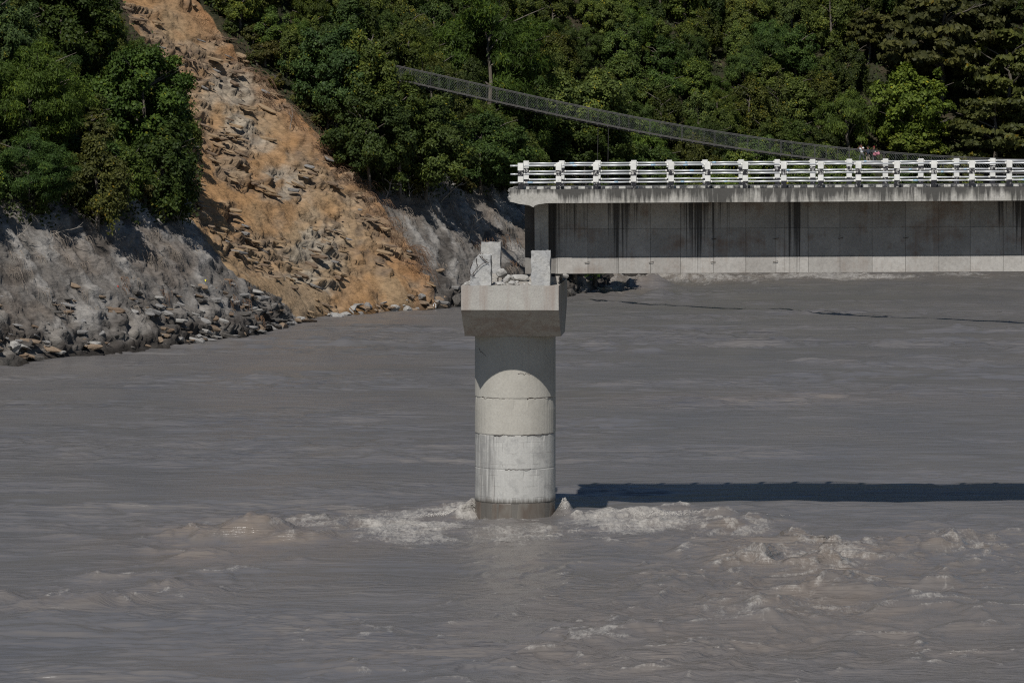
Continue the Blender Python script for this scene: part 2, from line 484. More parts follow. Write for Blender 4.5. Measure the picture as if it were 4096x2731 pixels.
# ------------------------------------------------------------------ hillside, banks, landslide
def build_terrain():
    arc = np.concatenate([[0], np.cumsum(np.hypot(np.diff(SHORE[:, 0]), np.diff(SHORE[:, 1])))])
    a0, a1, a2 = [np.interp(v, SHORE[:, 0], arc) for v in (-54, 12.5, 86)]
    al = np.concatenate([np.arange(2, a0, 2.0), np.arange(a0, a1, 0.2), np.arange(a1, a2, 0.6), np.arange(a2, arc[-1], 2.5)])
    xs = np.interp(al, arc, SHORE[:, 0])
    ts = np.concatenate([[-6, -3, -1.5, -.7], np.arange(-0.3, 46, 0.21), np.arange(46, 66, 0.8), np.linspace(67, 160, 26)])
    X = np.repeat(xs[:, None], len(ts), 1)
    Y = np.repeat(shore_y(xs)[:, None], len(ts), 1)
    ang = np.interp(xs, [-60, -30, 6, 30], [.85, .95, .85, 0.])      # inland direction, turned from +Y towards -X
    X = X - np.sin(ang)[:, None] * ts[None, :]; Y = Y + np.cos(ang)[:, None] * ts[None, :]
    Z = base_h(X, Y)
    d = shore_dist(X, Y)
    px, py = project(X, Y, Z)
    wob = 14 * fbm(X / 2.5, Z / 2.5, None, 3, 7)
    scar = in_poly(px + wob, py + wob, SCAR)
    bank = (~scar) & (d < 13) & (X < 20)
    # relief
    nx = -(base_h(X + .5, Y) - base_h(X - .5, Y)); ny = -(base_h(X, Y + .5) - base_h(X, Y - .5))
    nl = np.sqrt(nx * nx + ny * ny + 1)
    nx, ny, nz = nx / nl, ny / nl, 1 / nl
    # bedding planes that dip down to the right, bent by noise
    warp = 1.6 * fbm(X / 5, Y / 5, Z / 5, 3, 21)
    bed = (Z * 0.92 + X * 0.30 + warp)
    al_ = X * .95 - Z * .32 + Y * .2
    def ledge(th, sd):
        q = bed / th; fr = q - np.floor(q)
        amp = sstep(-.15, .3, fbm(al_ / (th * 3.2) + 7.7 * np.floor(q), np.floor(q) * 3.1, None, 2, sd))
        return amp * np.clip(1 - fr, 0, 1) ** 1.3
    led, led2 = ledge(1.5, 24), ledge(.62, 25)
    strat = _hash(np.floor(bed / .62), np.floor(bed / .62 * 0 + 3), np.floor(al_ / 5.), 5)
    patch = sstep(-0.26, 0.08, fbm((X + Z * .5) / 5.5, (Z - .3 * X) / 3.6, Y / 9, 4, 23))
    rough = fbm(al_ / 3.2, bed / .38, Y / 4.5, 4, 27, 0.55)
    lump = fbm(X / 3.4, Y / 3.4, Z / 2.4, 3, 29)
    chip = fbm(al_ / 1.1, bed / .2, Y / 2.0, 2, 33)
    talus = in_poly(px + wob * 2, py + wob, D_((560, 640), (640, 640), (745, 660), (770, 720), (690, 740), (600, 690))) | in_poly(px, py + wob, D_((880, 640), (905, 640), (955, 700), (890, 702)))
    disp_s = 0.75 * lump + (0.3 + 0.7 * patch) * (0.7 * rough) + patch * (1.0 * led + 0.55 * led2 - .5) + 0.30 * chip * (0.5 + patch)
    # diagonal gullies on the silt-covered banks
    gul = fbm((X + Z * 0.75) / 0.85, (Z - X * .6) / 4.5, None, 4, 41, 0.55)
    low = sstep(5.0, 2.0, Z + 2.2 * fbm(X / 6, Z / 6, None, 3, 47))
    n_g = sstep(-.2, .3, fbm(X / 4, Z / 4, None, 3, 43))
    disp_b = 0.65 * lump + 0.3 * gul * (.4 + n_g) + low * (0.3 * rough + 0.9 * led + 0.5 * led2 - .5) + (.24 + .3 * low) * chip + 0.45 * rough
    disp_f = 0.5 * lump + 0.2 * rough
    def soft(a, n=4):
        a = a.astype(float)
        for ax in (0, 1):
            c = a.copy()
            for k in range(1, n + 1): c += np.roll(a, k, ax) + np.roll(a, -k, ax)
            a = c / (2 * n + 1)
        return a
    ws, wb = soft(scar), soft(bank); wf = np.clip(1 - ws - wb, 0, 1); wt = soft(talus)
    disp_s = disp_s * (1 - wt) + (0.12 * rough + 0.1 * chip + 0.35) * wt
    disp = (disp_s * ws + disp_b * wb + disp_f * wf) * sstep(-1.5, 1.0, d)
    # colours of soil and stone, with shaded hollows painted on the bank
    def C(*c): return np.array(c, float)
    n1 = sstep(-.35, .35, fbm(X / 5.5, Z / 5.5, None, 4, 61)); n2 = sstep(-.25, .3, fbm(X / 2.2, Z / 1.4, None, 4, 63))
    n3 = sstep(.02, .32, fbm((X + .5 * Z) / 3.0, Z / 4.0, None, 4, 65)); n4 = sstep(0.0, .45, fbm(X / .9, Z / .5, Y / 2, 3, 67))
    def mx(a, b, f): return a * (1 - f[..., None]) + b * f[..., None]
    one = np.ones(X.shape + (1,))
    edge = sstep(0, 1, (px - np.interp(py, [p[1] for p in SCAR[::-1][:10][::1]][::1], [p[0] for p in SCAR[::-1][:10]]) + 190) / 190)
    cs = mx(C(.310, .182, .086) * one, C(.305, .212, .122) * one, n1)
    cs = mx(cs, C(.245, .125, .056) * one, np.clip(0.7 * edge + 0.6 * n3 * sstep(500, 0, py), 0, .85))
    cs = mx(cs, mx(C(.15, .108, .076) * one, C(.325, .25, .168) * one, strat), .75 * patch * (.35 + .65 * n2))
    vein = np.exp(-((px + wob * 3 - np.interp(py, [250, 420, 700, 1000], [860, 930, 1130, 1240])) / np.interp(py, [250, 600, 1000], [110, 55, 90])) ** 2) * sstep(230, 330, py)
    cs = mx(cs, C(.37, .355, .30) * one, np.clip(vein * (.05 + .6 * n2), 0, .42))
    cs = mx(cs, C(.095, .078, .064) * one, patch * n4 * 0.55)
    cs = mx(cs, C(.29, .20, .115) * one, talus * 0.8)
    cb = mx(C(.150, .136, .120) * one, C(.26, .243, .22) * one, sstep(-.15, .35, gul + .3 * lump))
    cb = mx(cb, C(.14, .112, .088) * one, n3 * .55)
    cb = mx(cb, mx(C(.062, .054, .047) * one, C(.24, .22, .195) * one, n2 * (.3 + .7 * strat)), low * .9)
    cb = mx(cb, C(.05, .043, .037) * one, sstep(.25, .5, fbm(X / 2.6, Z / 1.8, None, 3, 69)) * .8)  # near-black patches: shade of hollows put into the bank colour
    cf = mx(C(.028, .030, .016) * one, C(.05, .042, .026) * one, n2)
    wet = sstep(0.9, 0.1, Z)[..., None]
    colr = np.where(scar[..., None], cs, np.where(bank[..., None], cb, cf))
    colr = colr * (1 - 0.6 * wet)
    X2 = X + nx * disp; Y2 = Y + ny * disp; Z2 = Z + nz * disp * 0.7
    nr, nc = X.shape
    v = np.stack([X2, Y2, Z2], -1).reshape(-1, 3)
    idx = np.arange(nr * nc).reshape(nr, nc)
    f = np.stack([idx[:-1, :-1], idx[1:, :-1], idx[1:, 1:], idx[:-1, 1:]], -1).reshape(-1, 4)
    cls = np.where(scar, 0, np.where(bank, 1, 2))[:-1, :-1].ravel()
    colr = colr.reshape(-1, 3)
    m, nt, b = mk('soil_and_rock', 0.95, 0.12)
    a = nd(nt, 'ShaderNodeAttribute', attribute_name='soil')
    co = coords(nt)
    sp = ramp(nt, noise(nt, coords(nt, (.8, .8, 2.4)), 1.6, 6, 0.7), [(0.28, 0.5), (0.5, 1.0), (0.72, 1.28)])
    col = mixc(nt, 1.0, a.outputs['Color'], sp, 'MULTIPLY')
    lk(nt, col, b.inputs['Base Color'])
    bump(nt, b, noise(nt, coords(nt, (1, 1, 2.6)), 1.5, 5, 0.65), 0.6, 0.3)
    out = {}
    for k, nm in enumerate(('landslide_scar', 'river_bank', 'hillside')):
        ff = f[cls == k]
        used, inv = np.unique(ff, return_inverse=True)
        me = mesh_np(nm, v[used], inv.reshape(-1, 4), k == 2)
        attr_c(me, 'soil', colr[used])
        out[nm] = tag(obj(nm, me, m), kind='structure')
    return out


TER = build_terrain()
random.seed(4)

# ------------------------------------------------------------------ materials for the concrete work
M_CAP = concrete('pier_cap_concrete', (.40, .385, .345), (.345, .325, .295), dirt=(.27, .215, .18), dirt_amt=.65, streak=(1.3, 1.3, .05), lo=.50, hi=.62, fine=11)
M_BLOCK = concrete('rough_block_concrete', (.43, .42, .39), (.35, .35, .345), dirt=(.22, .22, .23), dirt_amt=.5, streak=(2, 2, 1.2), bumpy=.9, fine=7)
M_DECK = concrete('weathered_deck_concrete', (.40, .385, .345), (.30, .285, .255), dirt=(.045, .043, .040), dirt_amt=.93, streak=(2.0, 1.0, .20), lo=.44, hi=.60, fine=8)
M_BREAK = concrete('freshly_broken_concrete', (.47, .455, .425), (.36, .345, .32), dirt=(.14, .13, .12), dirt_amt=.5, streak=(2, 1, .5), lo=.52, hi=.7, bumpy=.8, fine=6)
def girder_material(name, c1, c2, stain_strip_amt):
    m, nt, b = mk(name, .9, .2)
    co = coords(nt); s = sepxyz(nt, co)
    col = mixc(nt, ramp(nt, noise(nt, co, .8, 5, .6), [(.35, 0.), (.65, 1.)]), c1, c2)
    col = mixc(nt, .8, col, ramp(nt, noise(nt, co, 8, 5, .7), [(.3, .75), (.55, 1.), (.75, 1.1)]), 'MULTIPLY')
    oi = nd(nt, 'ShaderNodeObjectInfo')
    v = mth(nt, 'ADD', mth(nt, 'MULTIPLY', oi.outputs['Random'], .25), .87)
    cm = nd(nt, 'ShaderNodeCombineColor')
    for i in range(3): lk(nt, v, cm.inputs[i])
    col = mixc(nt, 1., col, cm.outputs[0], 'MULTIPLY')
    # rusty washes in tall patches
    ru = ramp(nt, mth(nt, 'ADD', mth(nt, 'MULTIPLY', noise(nt, coords(nt, (.55, .5, .9)), 1., 4, .6), .7), mth(nt, 'MULTIPLY', noise(nt, coords(nt, (4, 1, .1)), 1., 3), .3)), [(.50, 0.), (.64, 1.)])
    col = mixc(nt, mth(nt, 'MULTIPLY', ru, .55 * stain_strip_amt), col, (.17, .095, .055))
    # black water runs, in clusters, thinning out downwards
    run = noise(nt, coords(nt, (7.5, 1, .045)), 1., 4, .7)
    clu = ramp(nt, noise(nt, coords(nt, (.33, .3, .03), loc=(3.3, 0, 0)), 1., 2), [(.52, 0.), (.64, 1.)])
    f = ramp(nt, mth(nt, 'ADD', mth(nt, 'ADD', run, mth(nt, 'MULTIPLY', clu, .27)), mth(nt, 'MULTIPLY', mth(nt, 'ADD', s[2], 2.6), .045)), [(.70, 0.), (.82, 1.)])
    col = mixc(nt, mth(nt, 'MULTIPLY', f, .85 * stain_strip_amt), col, (.028, .026, .025))
    # darker strip at the girder end, behind and just past the end rib
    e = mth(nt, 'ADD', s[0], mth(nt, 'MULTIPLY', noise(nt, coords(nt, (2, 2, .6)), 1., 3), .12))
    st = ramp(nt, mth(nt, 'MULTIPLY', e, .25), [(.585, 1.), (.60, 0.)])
    col = mixc(nt, mth(nt, 'MULTIPLY', st, .85 * stain_strip_amt), col, (.03, .028, .026))
    lk(nt, col, b.inputs['Base Color'])
    bump(nt, b, noise(nt, co, 6, 6, .7), .3, .05)
    return m


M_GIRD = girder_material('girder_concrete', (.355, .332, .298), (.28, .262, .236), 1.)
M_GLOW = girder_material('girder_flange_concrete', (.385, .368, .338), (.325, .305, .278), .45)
M_RIB = concrete('rib_concrete', (.37, .35, .31), (.29, .27, .24), dirt=(.08, .07, .06), dirt_amt=.6, streak=(3, 3, .1), fine=8)
M_RUB = concrete('rubble_concrete', (.47, .46, .43), (.34, .33, .31), dirt=(.16, .15, .14), dirt_amt=.4, streak=(3, 3, 3), bumpy=.9, fine=7)
M_STEEL = plain('rusted_reinforcing_steel', (.05, .035, .028), .85)
M_DARK = plain('dark_bearing_rubber', (.02, .02, .02), .8)


def chipped_paint(name, paint, under, amt, rough=.6):
    m, nt, b = mk(name, rough, .35)
    oi = nd(nt, 'ShaderNodeObjectInfo')
    t = nd(nt, 'ShaderNodeTexCoord')
    va = nd(nt, 'ShaderNodeVectorMath', operation='ADD')
    sc = nd(nt, 'ShaderNodeVectorMath', operation='SCALE'); sc.inputs[0].default_value = (31, 17, 53)
    lk(nt, oi.outputs['Random'], sc.inputs['Scale'])
    lk(nt, t.outputs['Object'], va.inputs[0]); lk(nt, sc.outputs[0], va.inputs[1])
    n = noise(nt, va.outputs[0], 7.0, 5, .7, .5)
    f = ramp(nt, n, [(amt - .03, 1.0), (amt + .03, 0.0)])
    g = ramp(nt, noise(nt, va.outputs[0], 2.5, 3), [(.3, .8), (.7, 1.05)])
    lk(nt, mixc(nt, f, mixc(nt, 1.0, paint, g, 'MULTIPLY'), under), b.inputs['Base Color'])
    return m


M_WHITE = chipped_paint('white_post_paint', (.74, .73, .68), (.42, .41, .38), .33)
M_BLACK = chipped_paint('chipped_black_paint', (.018, .018, .022), (.42, .41, .38), .455)
M_BLACKB = chipped_paint('black_base_paint', (.016, .016, .02), (.36, .35, .32), .40)
M_KW = chipped_paint('white_kerb_paint', (.55, .54, .50), (.24, .23, .21), .45)
M_KB = chipped_paint('black_kerb_paint', (.045, .047, .052), (.17, .165, .155), .48)
M_GALV = plain('galvanised_pipe', (.58, .59, .59), .42, .18, 2.0, .25, .5)
M_BLUE = plain('blue_pipe_paint', (.36, .50, .62), .5, .25, 9)

# ------------------------------------------------------------------ broken road bridge
BR = empty('broken_road_bridge', at(2043, 759, 220.0))
BR.rotation_euler = (Matrix.Rotation(R_(-1.7), 4, 'Z') @ Matrix.Rotation(R_(-0.36), 4, 'Y')).to_euler()
tag(BR, 'broken concrete road bridge with white post railings, its snapped end on the pier', 'bridge')
LEN = 43.0
WID = 10.4


def deck():
    rng = random.Random(8)
    prof = [(0, 0), (-.02, -.13), (0, -.265), (-.05, -.45), (-.09, -.63), (.05, -.66), (.2, -.70), (.48, -.74), (.75, -.78), (1.0, -.86), (1.21, -.92), (1.3, -.88), (1.45, -.80), (1.9, -.735), (2.6, -.73)]
    nv = 27
    pts = prof + [(LEN, -.73), (LEN, 0), (2.6, 0), (1.3, 0)]
    n = len(pts); vs = []
    for j in range(nv):
        v = WID * j / (nv - 1)
        for i, (u, w) in enumerate(pts):
            k = 1 if 0 < i < len(prof) - 1 else 0.3 if i < len(prof) else 0
            ju = k * rng.uniform(-.07, .07) + (0.16 * math.sin(v * 1.7) + rng.uniform(-.1, .1) if i < 6 and j > 0 else 0)
            vs.append((u + ju * (1 if i < 12 else 0), v, w + k * rng.uniform(-.03, .03) * (1 if i else 0)))
    fs = []
    for j in range(nv - 1):
        for i in range(n):
            a = j * n + i; b = j * n + (i + 1) % n
            fs.append((a, b, b + n, a + n))
    fs.append(tuple(range(n))[::-1]); fs.append(tuple((nv - 1) * n + i for i in range(n)))
    mb = MB(); mb.add(vs, fs)
    me = mb.mesh('deck_slab')
    bm = bmesh.new(); bm.from_mesh(me); bmesh.ops.triangulate(bm, faces=[f for f in bm.faces if len(f.verts) > 4]); bmesh.ops.recalc_face_normals(bm, faces=bm.faces); bm.to_mesh(me); bm.free()
    # the deck's own weathering: clean where the edge has broken away, dark runs elsewhere
    m, nt, b = mk('deck_edge_concrete', .9, .25)
    co = coords(nt); s = sepxyz(nt, co)
    col = mixc(nt, ramp(nt, noise(nt, co, .9, 5, .6), [(.35, 0.), (.65, 1.)]), (.46, .44, .40), (.36, .345, .305))
    col = mixc(nt, .85, col, ramp(nt, noise(nt, co, 8, 5, .7), [(.3, .7), (.55, 1.), (.75, 1.1)]), 'MULTIPLY')
    st = mth(nt, 'ADD', mth(nt, 'MULTIPLY', noise(nt, coords(nt, (2.6, 1, .22)), 1.5, 5, .66), .62), mth(nt, 'MULTIPLY', noise(nt, coords(nt, (.5, .5, .5)), 1., 3), .42))
    # runs start at the top edge and fade downwards
    st = mth(nt, 'ADD', st, mth(nt, 'MULTIPLY', s[2], .20))
    clean = mth(nt, 'MULTIPLY', ramp(nt, mth(nt, 'MULTIPLY', mth(nt, 'ADD', s[0], noise(nt, co, 2, 3)), .25), [(.70, 1.), (.80, 0.)]), ramp(nt, mth(nt, 'MULTIPLY', s[2], -1.), [(.12, .35), (.34, 1.)]))
    f = ramp(nt, mth(nt, 'SUBTRACT', st, mth(nt, 'MULTIPLY', clean, .16)), [(.36, 0.), (.49, 1.)])
    col = mixc(nt, mth(nt, 'MULTIPLY', f, .92), col, (.05, .048, .044))
    lk(nt, col, b.inputs['Base Color'])
    bump(nt, b, noise(nt, co, 6, 6, .7), .4, .05)
    obj('deck_slab', me, m, BR)
    # a proud drip moulding along the lower half of the fascia
    mb = MB(); mb.box(2.62, LEN - .01, -.022, .0, -.728, -.44)
    mb.build('fascia_moulding', m, BR)
    mb = MB(); mb.box(2.62, LEN - .01, WID, WID + .022, -.728, -.44)
    mb.build('fascia_moulding', m, BR)
    # worn asphalt
    mb = MB(); mb.box(.25, LEN - .02, 1.0, WID - 1.0, .002, .04)
    mb.build('road_surface', plain('old_asphalt', (.06, .058, .055), .95), BR)


deck()


def girder(v0, name='girder'):
    rng = random.Random(int(v0 * 10))
    g0 = .66
    thick = .75
    mb = MB(); mb.box(g0 + .02, LEN - .3, v0 + .035, v0 + thick, -4.57, -.74)
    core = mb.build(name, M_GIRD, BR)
    # cast panels between the formwork joints
    us = [g0]
    while us[-1] < LEN - 2.4:
        us.append(us[-1] + 1.7 + rng.uniform(-.09, .09))
    us.append(LEN - .3)
    ws = [-4.59, -3.70, -2.18, -.745]
    for i in range(len(us) - 1):
        for j in range(3):
            jj = rng.uniform(0, .012)
            mb = MB(); a = .008
            mb.box(us[i] + a, us[i + 1] - a, v0 - jj - (.03 if j == 0 else 0), v0 + .04, ws[j] + a, ws[j + 1] - a)
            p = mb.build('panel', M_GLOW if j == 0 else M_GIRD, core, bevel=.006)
    # bent steel loops left in the face
    for i in range(2, len(us) - 1, 2):
        for w in (-3.98, -2.75):
            if rng.random() < .6:
                u = us[i] + rng.uniform(-.05, .05)
                mb = MB(); mb.tube([(u - .12, v0 + .02, w), (u - .12, v0 - .10, w - .02), (u + .1, v0 - .12, w + .02), (u + .12, v0 + .02, w + .03)], .016, None, 5)
                mb.build('steel_loop', M_STEEL, core)
    return core


g_front = girder(2.6)
g_back = girder(WID - 2.6 - .75)
# end ribs and diaphragm
mb = MB()
mb.add([(1.2, 2.22, -.80), (1.95, 2.20, -.80), (1.95, 2.6, -.80), (1.2, 2.6, -.80), (1.2, 2.22, -4.3), (1.93, 2.20, -4.35), (1.95, 2.6, -4.58), (1.2, 2.6, -4.58)],
       [(0, 1, 2, 3), (7, 6, 5, 4), (0, 4, 5, 1), (1, 5, 6, 2), (2, 6, 7, 3), (3, 7, 4, 0)])
mb.build('end_rib', M_RIB, BR, bevel=.02)
mb = MB(); mb.box(1.2, 1.95, 2.6 + .76, WID - 2.6 - .76, -4.3, -.75)
mb.build('end_diaphragm', M_RIB, BR)
mb = MB(); mb.box(1.2, 1.93, WID - 2.59, WID - 1.4, -4.3, -.80)
mb.build('end_rib', M_RIB, BR, bevel=.02)
for k in range(1, 5):
    mb = MB(); mb.box(k * 8.4, k * 8.4 + .35, 3.36, WID - 3.36, -3.9, -.75)
    mb.build('cross_diaphragm', M_RIB, BR)

# posts: four painted bands on a concrete core
post_parts = []


def post_meshes():
    h = .142
    out = []
    for nm, w0, w1, r, mt in (('black_base_band', .0, .372, h - .004, M_BLACKB), ('white_band', .374, .69, h + .004, M_WHITE), ('black_band', .692, 1.005, h - .002, M_BLACK), ('white_cap', 1.007, 1.405, h + .010, M_WHITE)):
        mb = MB(); mb.box(-r, r, -r, r, w0, w1)
        me = mb.mesh(nm, bevel=.012); me.materials.append(mt)
        out.append((nm, me))
    mb = MB(); mb.box(-.115, .115, -.115, .115, -.03, 1.40)
    core = mb.mesh('post'); core.materials.append(M_BLOCK)
    return core, out


P_CORE, P_BANDS = post_meshes()
rng = random.Random(3)
FRONT_V, BACK_V = .16, WID - .16 - .02
RAILW = (.365, .81, 1.26)
npost = int((LEN - .6) / 1.99) + 1
pipe_me = {}
for v in (FRONT_V, BACK_V):
    us = [.545 + 1.99 * i + rng.uniform(-.03, .03) for i in range(npost)]
    for u in us:
        p = obj('railing_post', P_CORE, None, BR); p.location = (u, v, 0)
        p.rotation_euler = (rng.uniform(-.008, .008), rng.uniform(-.012, .012), rng.uniform(-.04, .04))
        for nm, me in P_BANDS:
            obj(nm, me, None, p)
    for i in range(npost):
        a = us[i] + .12; b_ = us[i + 1] - .12 if i + 1 < npost else LEN
        for w in RAILW:
            sag = rng.uniform(-.012, .012)
            mb = MB(); mb.tube([(a, v, w + rng.uniform(-.01, .01)), ((a + b_) / 2, v, w + sag), (b_, v, w + rng.uniform(-.01, .01))], .05, None, 10)
            rp = mb.build('rail_pipe', M_GALV, BR, smooth=True)
            for e in (a + .05, b_ - .05):
                mb = MB(); mb.tube([(e - .05, v, w), (e + .05, v, w)], .064, None, 10)
                mb.build('pipe_collar', M_WHITE, rp)
            if rng.random() < .26:
                e = rng.uniform(a + .2, b_ - .5); L = rng.uniform(.12, .3)
                mb = MB(); mb.tube([(e, v, w), (e + L, v, w)], .0535, None, 10)
                mb.build('blue_paint_band', M_BLUE, rp, smooth=True)
    if v == FRONT_V:
        for w in RAILW:     # stubs that once ran on over the lost span
            mb = MB(); mb.tube([(-.03 + rng.uniform(-.02, .02), v, w), (us[0] - .12, v, w)], .05, None, 10)
            mb.build('rail_stub', M_GALV, BR, smooth=True)
# kerbs of painted blocks
for v in (.62,):
    u = .62; i = 0
    while u < LEN - .5:
        L = .36 + rng.uniform(-.02, .02)
        mb = MB(); mb.box(u + .004, u + L - .004, v, v + .26, .0, .135 + rng.uniform(-.006, .006))
        mb.build('kerb_block', M_KW if i % 2 == 0 else M_KB, BR, bevel=.015)
        u += L; i += 1

# ------------------------------------------------------------------ round river pier
PR = empty('river_pier', (0.177, 225.1, 0), (0, 0, R_(-3.3)))
tag(PR, 'round pale concrete river pier with flared cap and broken stubs, standing in the foaming water', 'bridge pier')


def column_material():
    m, nt, b = mk('column_concrete', .88, .25)
    co = coords(nt); s = sepxyz(nt, co)
    ang = mth(nt, 'MULTIPLY', mth(nt, 'ARCTAN2', s[0], mth(nt, 'MULTIPLY', s[1], -1.)), 2.2)
    cv = nd(nt, 'ShaderNodeCombineXYZ'); lk(nt, ang, cv.inputs[0]); lk(nt, s[2], cv.inputs[1])
    z = s[2]
    col = mixc(nt, ramp(nt, noise(nt, co, .7, 5, .6), [(.35, 0.), (.65, 1.)]), (.425, .405, .355), (.37, .35, .305))
    # lower lifts were limewashed and are a little whiter
    lowc = ramp(nt, mth(nt, 'MULTIPLY', z, .1), [(.45, 1.), (.465, 0.)])
    col = mixc(nt, mth(nt, 'MULTIPLY', lowc, .75), col, (.45, .445, .42))
    col = mixc(nt, .7, col, ramp(nt, noise(nt, co, 10, 5, .7), [(.3, .78), (.55, 1.), (.75, 1.08)]), 'MULTIPLY')
    # grey runs on the left flank and blotches
    mp = nd(nt, 'ShaderNodeMapping'); mp.inputs['Scale'].default_value = (2.6, .10, 1); lk(nt, cv.outputs[0], mp.inputs['Vector'])
    run = noise(nt, mp.outputs[0], 1.7, 5, .7)
    side = ramp(nt, mth(nt, 'ADD', mth(nt, 'MULTIPLY', ang, .15), .5), [(.20, .20), (.30, .20), (.42, .02)])
    f = ramp(nt, mth(nt, 'ADD', run, mth(nt, 'MULTIPLY', side, mth(nt, 'ADD', mth(nt, 'MULTIPLY', lowc, 1.), 0.))), [(.62, 0.), (.76, 1.)])
    col = mixc(nt, mth(nt, 'MULTIPLY', f, .7), col, (.17, .165, .155))
    bl = mth(nt, 'MULTIPLY', ramp(nt, noise(nt, cv.outputs[0], .9, 5, .65), [(.50, 0.), (.64, 1.)]), lowc)
    col = mixc(nt, mth(nt, 'MULTIPLY', bl, .6), col, (.24, .235, .225))
    rust = ramp(nt, noise(nt, coords(nt, (2.2, 2.2, .04)), 1.3, 3), [(.60, 0.), (.68, 1.)])
    col = mixc(nt, mth(nt, 'MULTIPLY', rust, .22), col, (.30, .20, .15))
    # form-board joints
    br = nd(nt, 'ShaderNodeTexBrick'); lk(nt, cv.outputs[0], br.inputs['Vector'])
    br.inputs['Scale'].default_value = 1.0; br.inputs['Brick Width'].default_value = 1.15; br.inputs['Row Height'].default_value = .6
    br.inputs['Mortar Size'].default_value = .013; br.inputs['Mortar Smooth'].default_value = .4
    jn = mth(nt, 'MULTIPLY', mth(nt, 'MULTIPLY', br.outputs['Fac'], lowc), ramp(nt, noise(nt, cv.outputs[0], 1.3, 3), [(.45, 0.), (.60, .5)]))
    col = mixc(nt, jn, col, (.13, .12, .11))
    # algae line just above the water
    al = ramp(nt, mth(nt, 'ADD', mth(nt, 'MULTIPLY', z, .3), mth(nt, 'MULTIPLY', noise(nt, mp.outputs[0], 3., 5, .7), .22)), [(.39, 1.), (.47, 0.)])
    col = mixc(nt, mth(nt, 'MULTIPLY', al, .85), col, (.085, .075, .062))
    lk(nt, col, b.inputs['Base Color'])
    h = mth(nt, 'SUBTRACT', mth(nt, 'MULTIPLY', noise(nt, co, 6, 6, .7), .35), mth(nt, 'MULTIPLY', jn, .5))
    bump(nt, b, h, .45, .06)
    return m


M_COLM = column_material()
m, nt, b = mk('wet_footing_concrete', .45, .5)
col = mixc(nt, ramp(nt, noise(nt, coords(nt, (1.2, 1.2, .5)), 1.4, 5), [(.35, 0.), (.62, 1.)]), (.105, .080, .062), (.155, .140, .118))
lk(nt, col, b.inputs['Base Color']); M_WETC = m


def lift(z0, z1, R, mat, seed, rag0=.0, rag1=.0):
    rng = random.Random(seed); n = 128
    rows = [z0, z0 + .04, z0 + (z1 - z0) * .33, z0 + (z1 - z0) * .66, z1 - .04, z1]
    vs = []
    jag = [vnoise(np.array([k * .9]), np.array([seed * 3.3]), None, seed)[0] for k in range(n)]
    chip = [1 if fbm(np.array([k / 5.]), np.array([seed * 7.7]), None, 2, seed + 9)[0] > .22 else 0 for k in range(n)]
    for i, z in enumerate(rows):
        for k in range(n):
            th = 2 * math.pi * k / n
            r = R - (.012 if i in (0, 5) else 0) + .006 * jag[k]
            zz = z
            if i >= 4: zz -= rag1 * (.35 * (jag[k] + 1) + chip[k] * 1.6)
            if i <= 1: zz += rag0 * .3 * (jag[(k * 7) % n] + 1)
            if i >= 4 and chip[k]: r -= .035
            vs.append((r * math.sin(th), -r * math.cos(th), zz))
    fs = []
    for i in range(len(rows) - 1):
        for k in range(n):
            a = i * n + k; b = i * n + (k + 1) % n
            fs.append((a, b, b + n, a + n))
    fs.append(tuple(range(n))[::-1]); fs.append(tuple((len(rows) - 1) * n + k for k in range(n)))
    mb = MB(); mb.add(vs, fs)
    o = mb.build('column_lift', mat, PR)
    for p in o.data.polygons:
        p.use_smooth = False
    return o


COLUMN = lift(-3, .96, 2.185, M_WETC, 1, 0, .16)
for z0, z1, R, sd in ((.895, 2.75, 2.20, 2), (2.745, 4.60, 2.195, 3), (4.595, 6.58, 2.205, 4), (6.575, 9.97, 2.20, 5)):
    lift(z0, z1, R, M_COLM, sd, .02, .035)

mb = MB(); mb.tube([(0, 0, -2.5), (0, 0, 9.9)], 2.172, None, 96); mb.build('column_core', M_COLM, PR)
for z, a0, a1, sd in ((6.58, .35, 1.25, 1), (6.57, -.9, -.2, 2), (4.6, .2, 1.3, 3), (4.6, -.5, .05, 4), (7.9, .12, .45, 5), (9.2, -1.05, -.75, 6), (2.75, -.2, .45, 7)):
    rg = random.Random(sd); n = 14; q = []
    for i in range(n):
        a = a0 + (a1 - a0) * i / (n - 1); dz = rg.uniform(-.06, .06) - (1.2 * abs(a - a0) if z > 9 else 0)
        q.append((2.202 * math.sin(a), -2.202 * math.cos(a), z + dz))
    mb = MB(); mb.tube(q, .017, .008, 4); mb.build('crack', M_STEEL, PR)
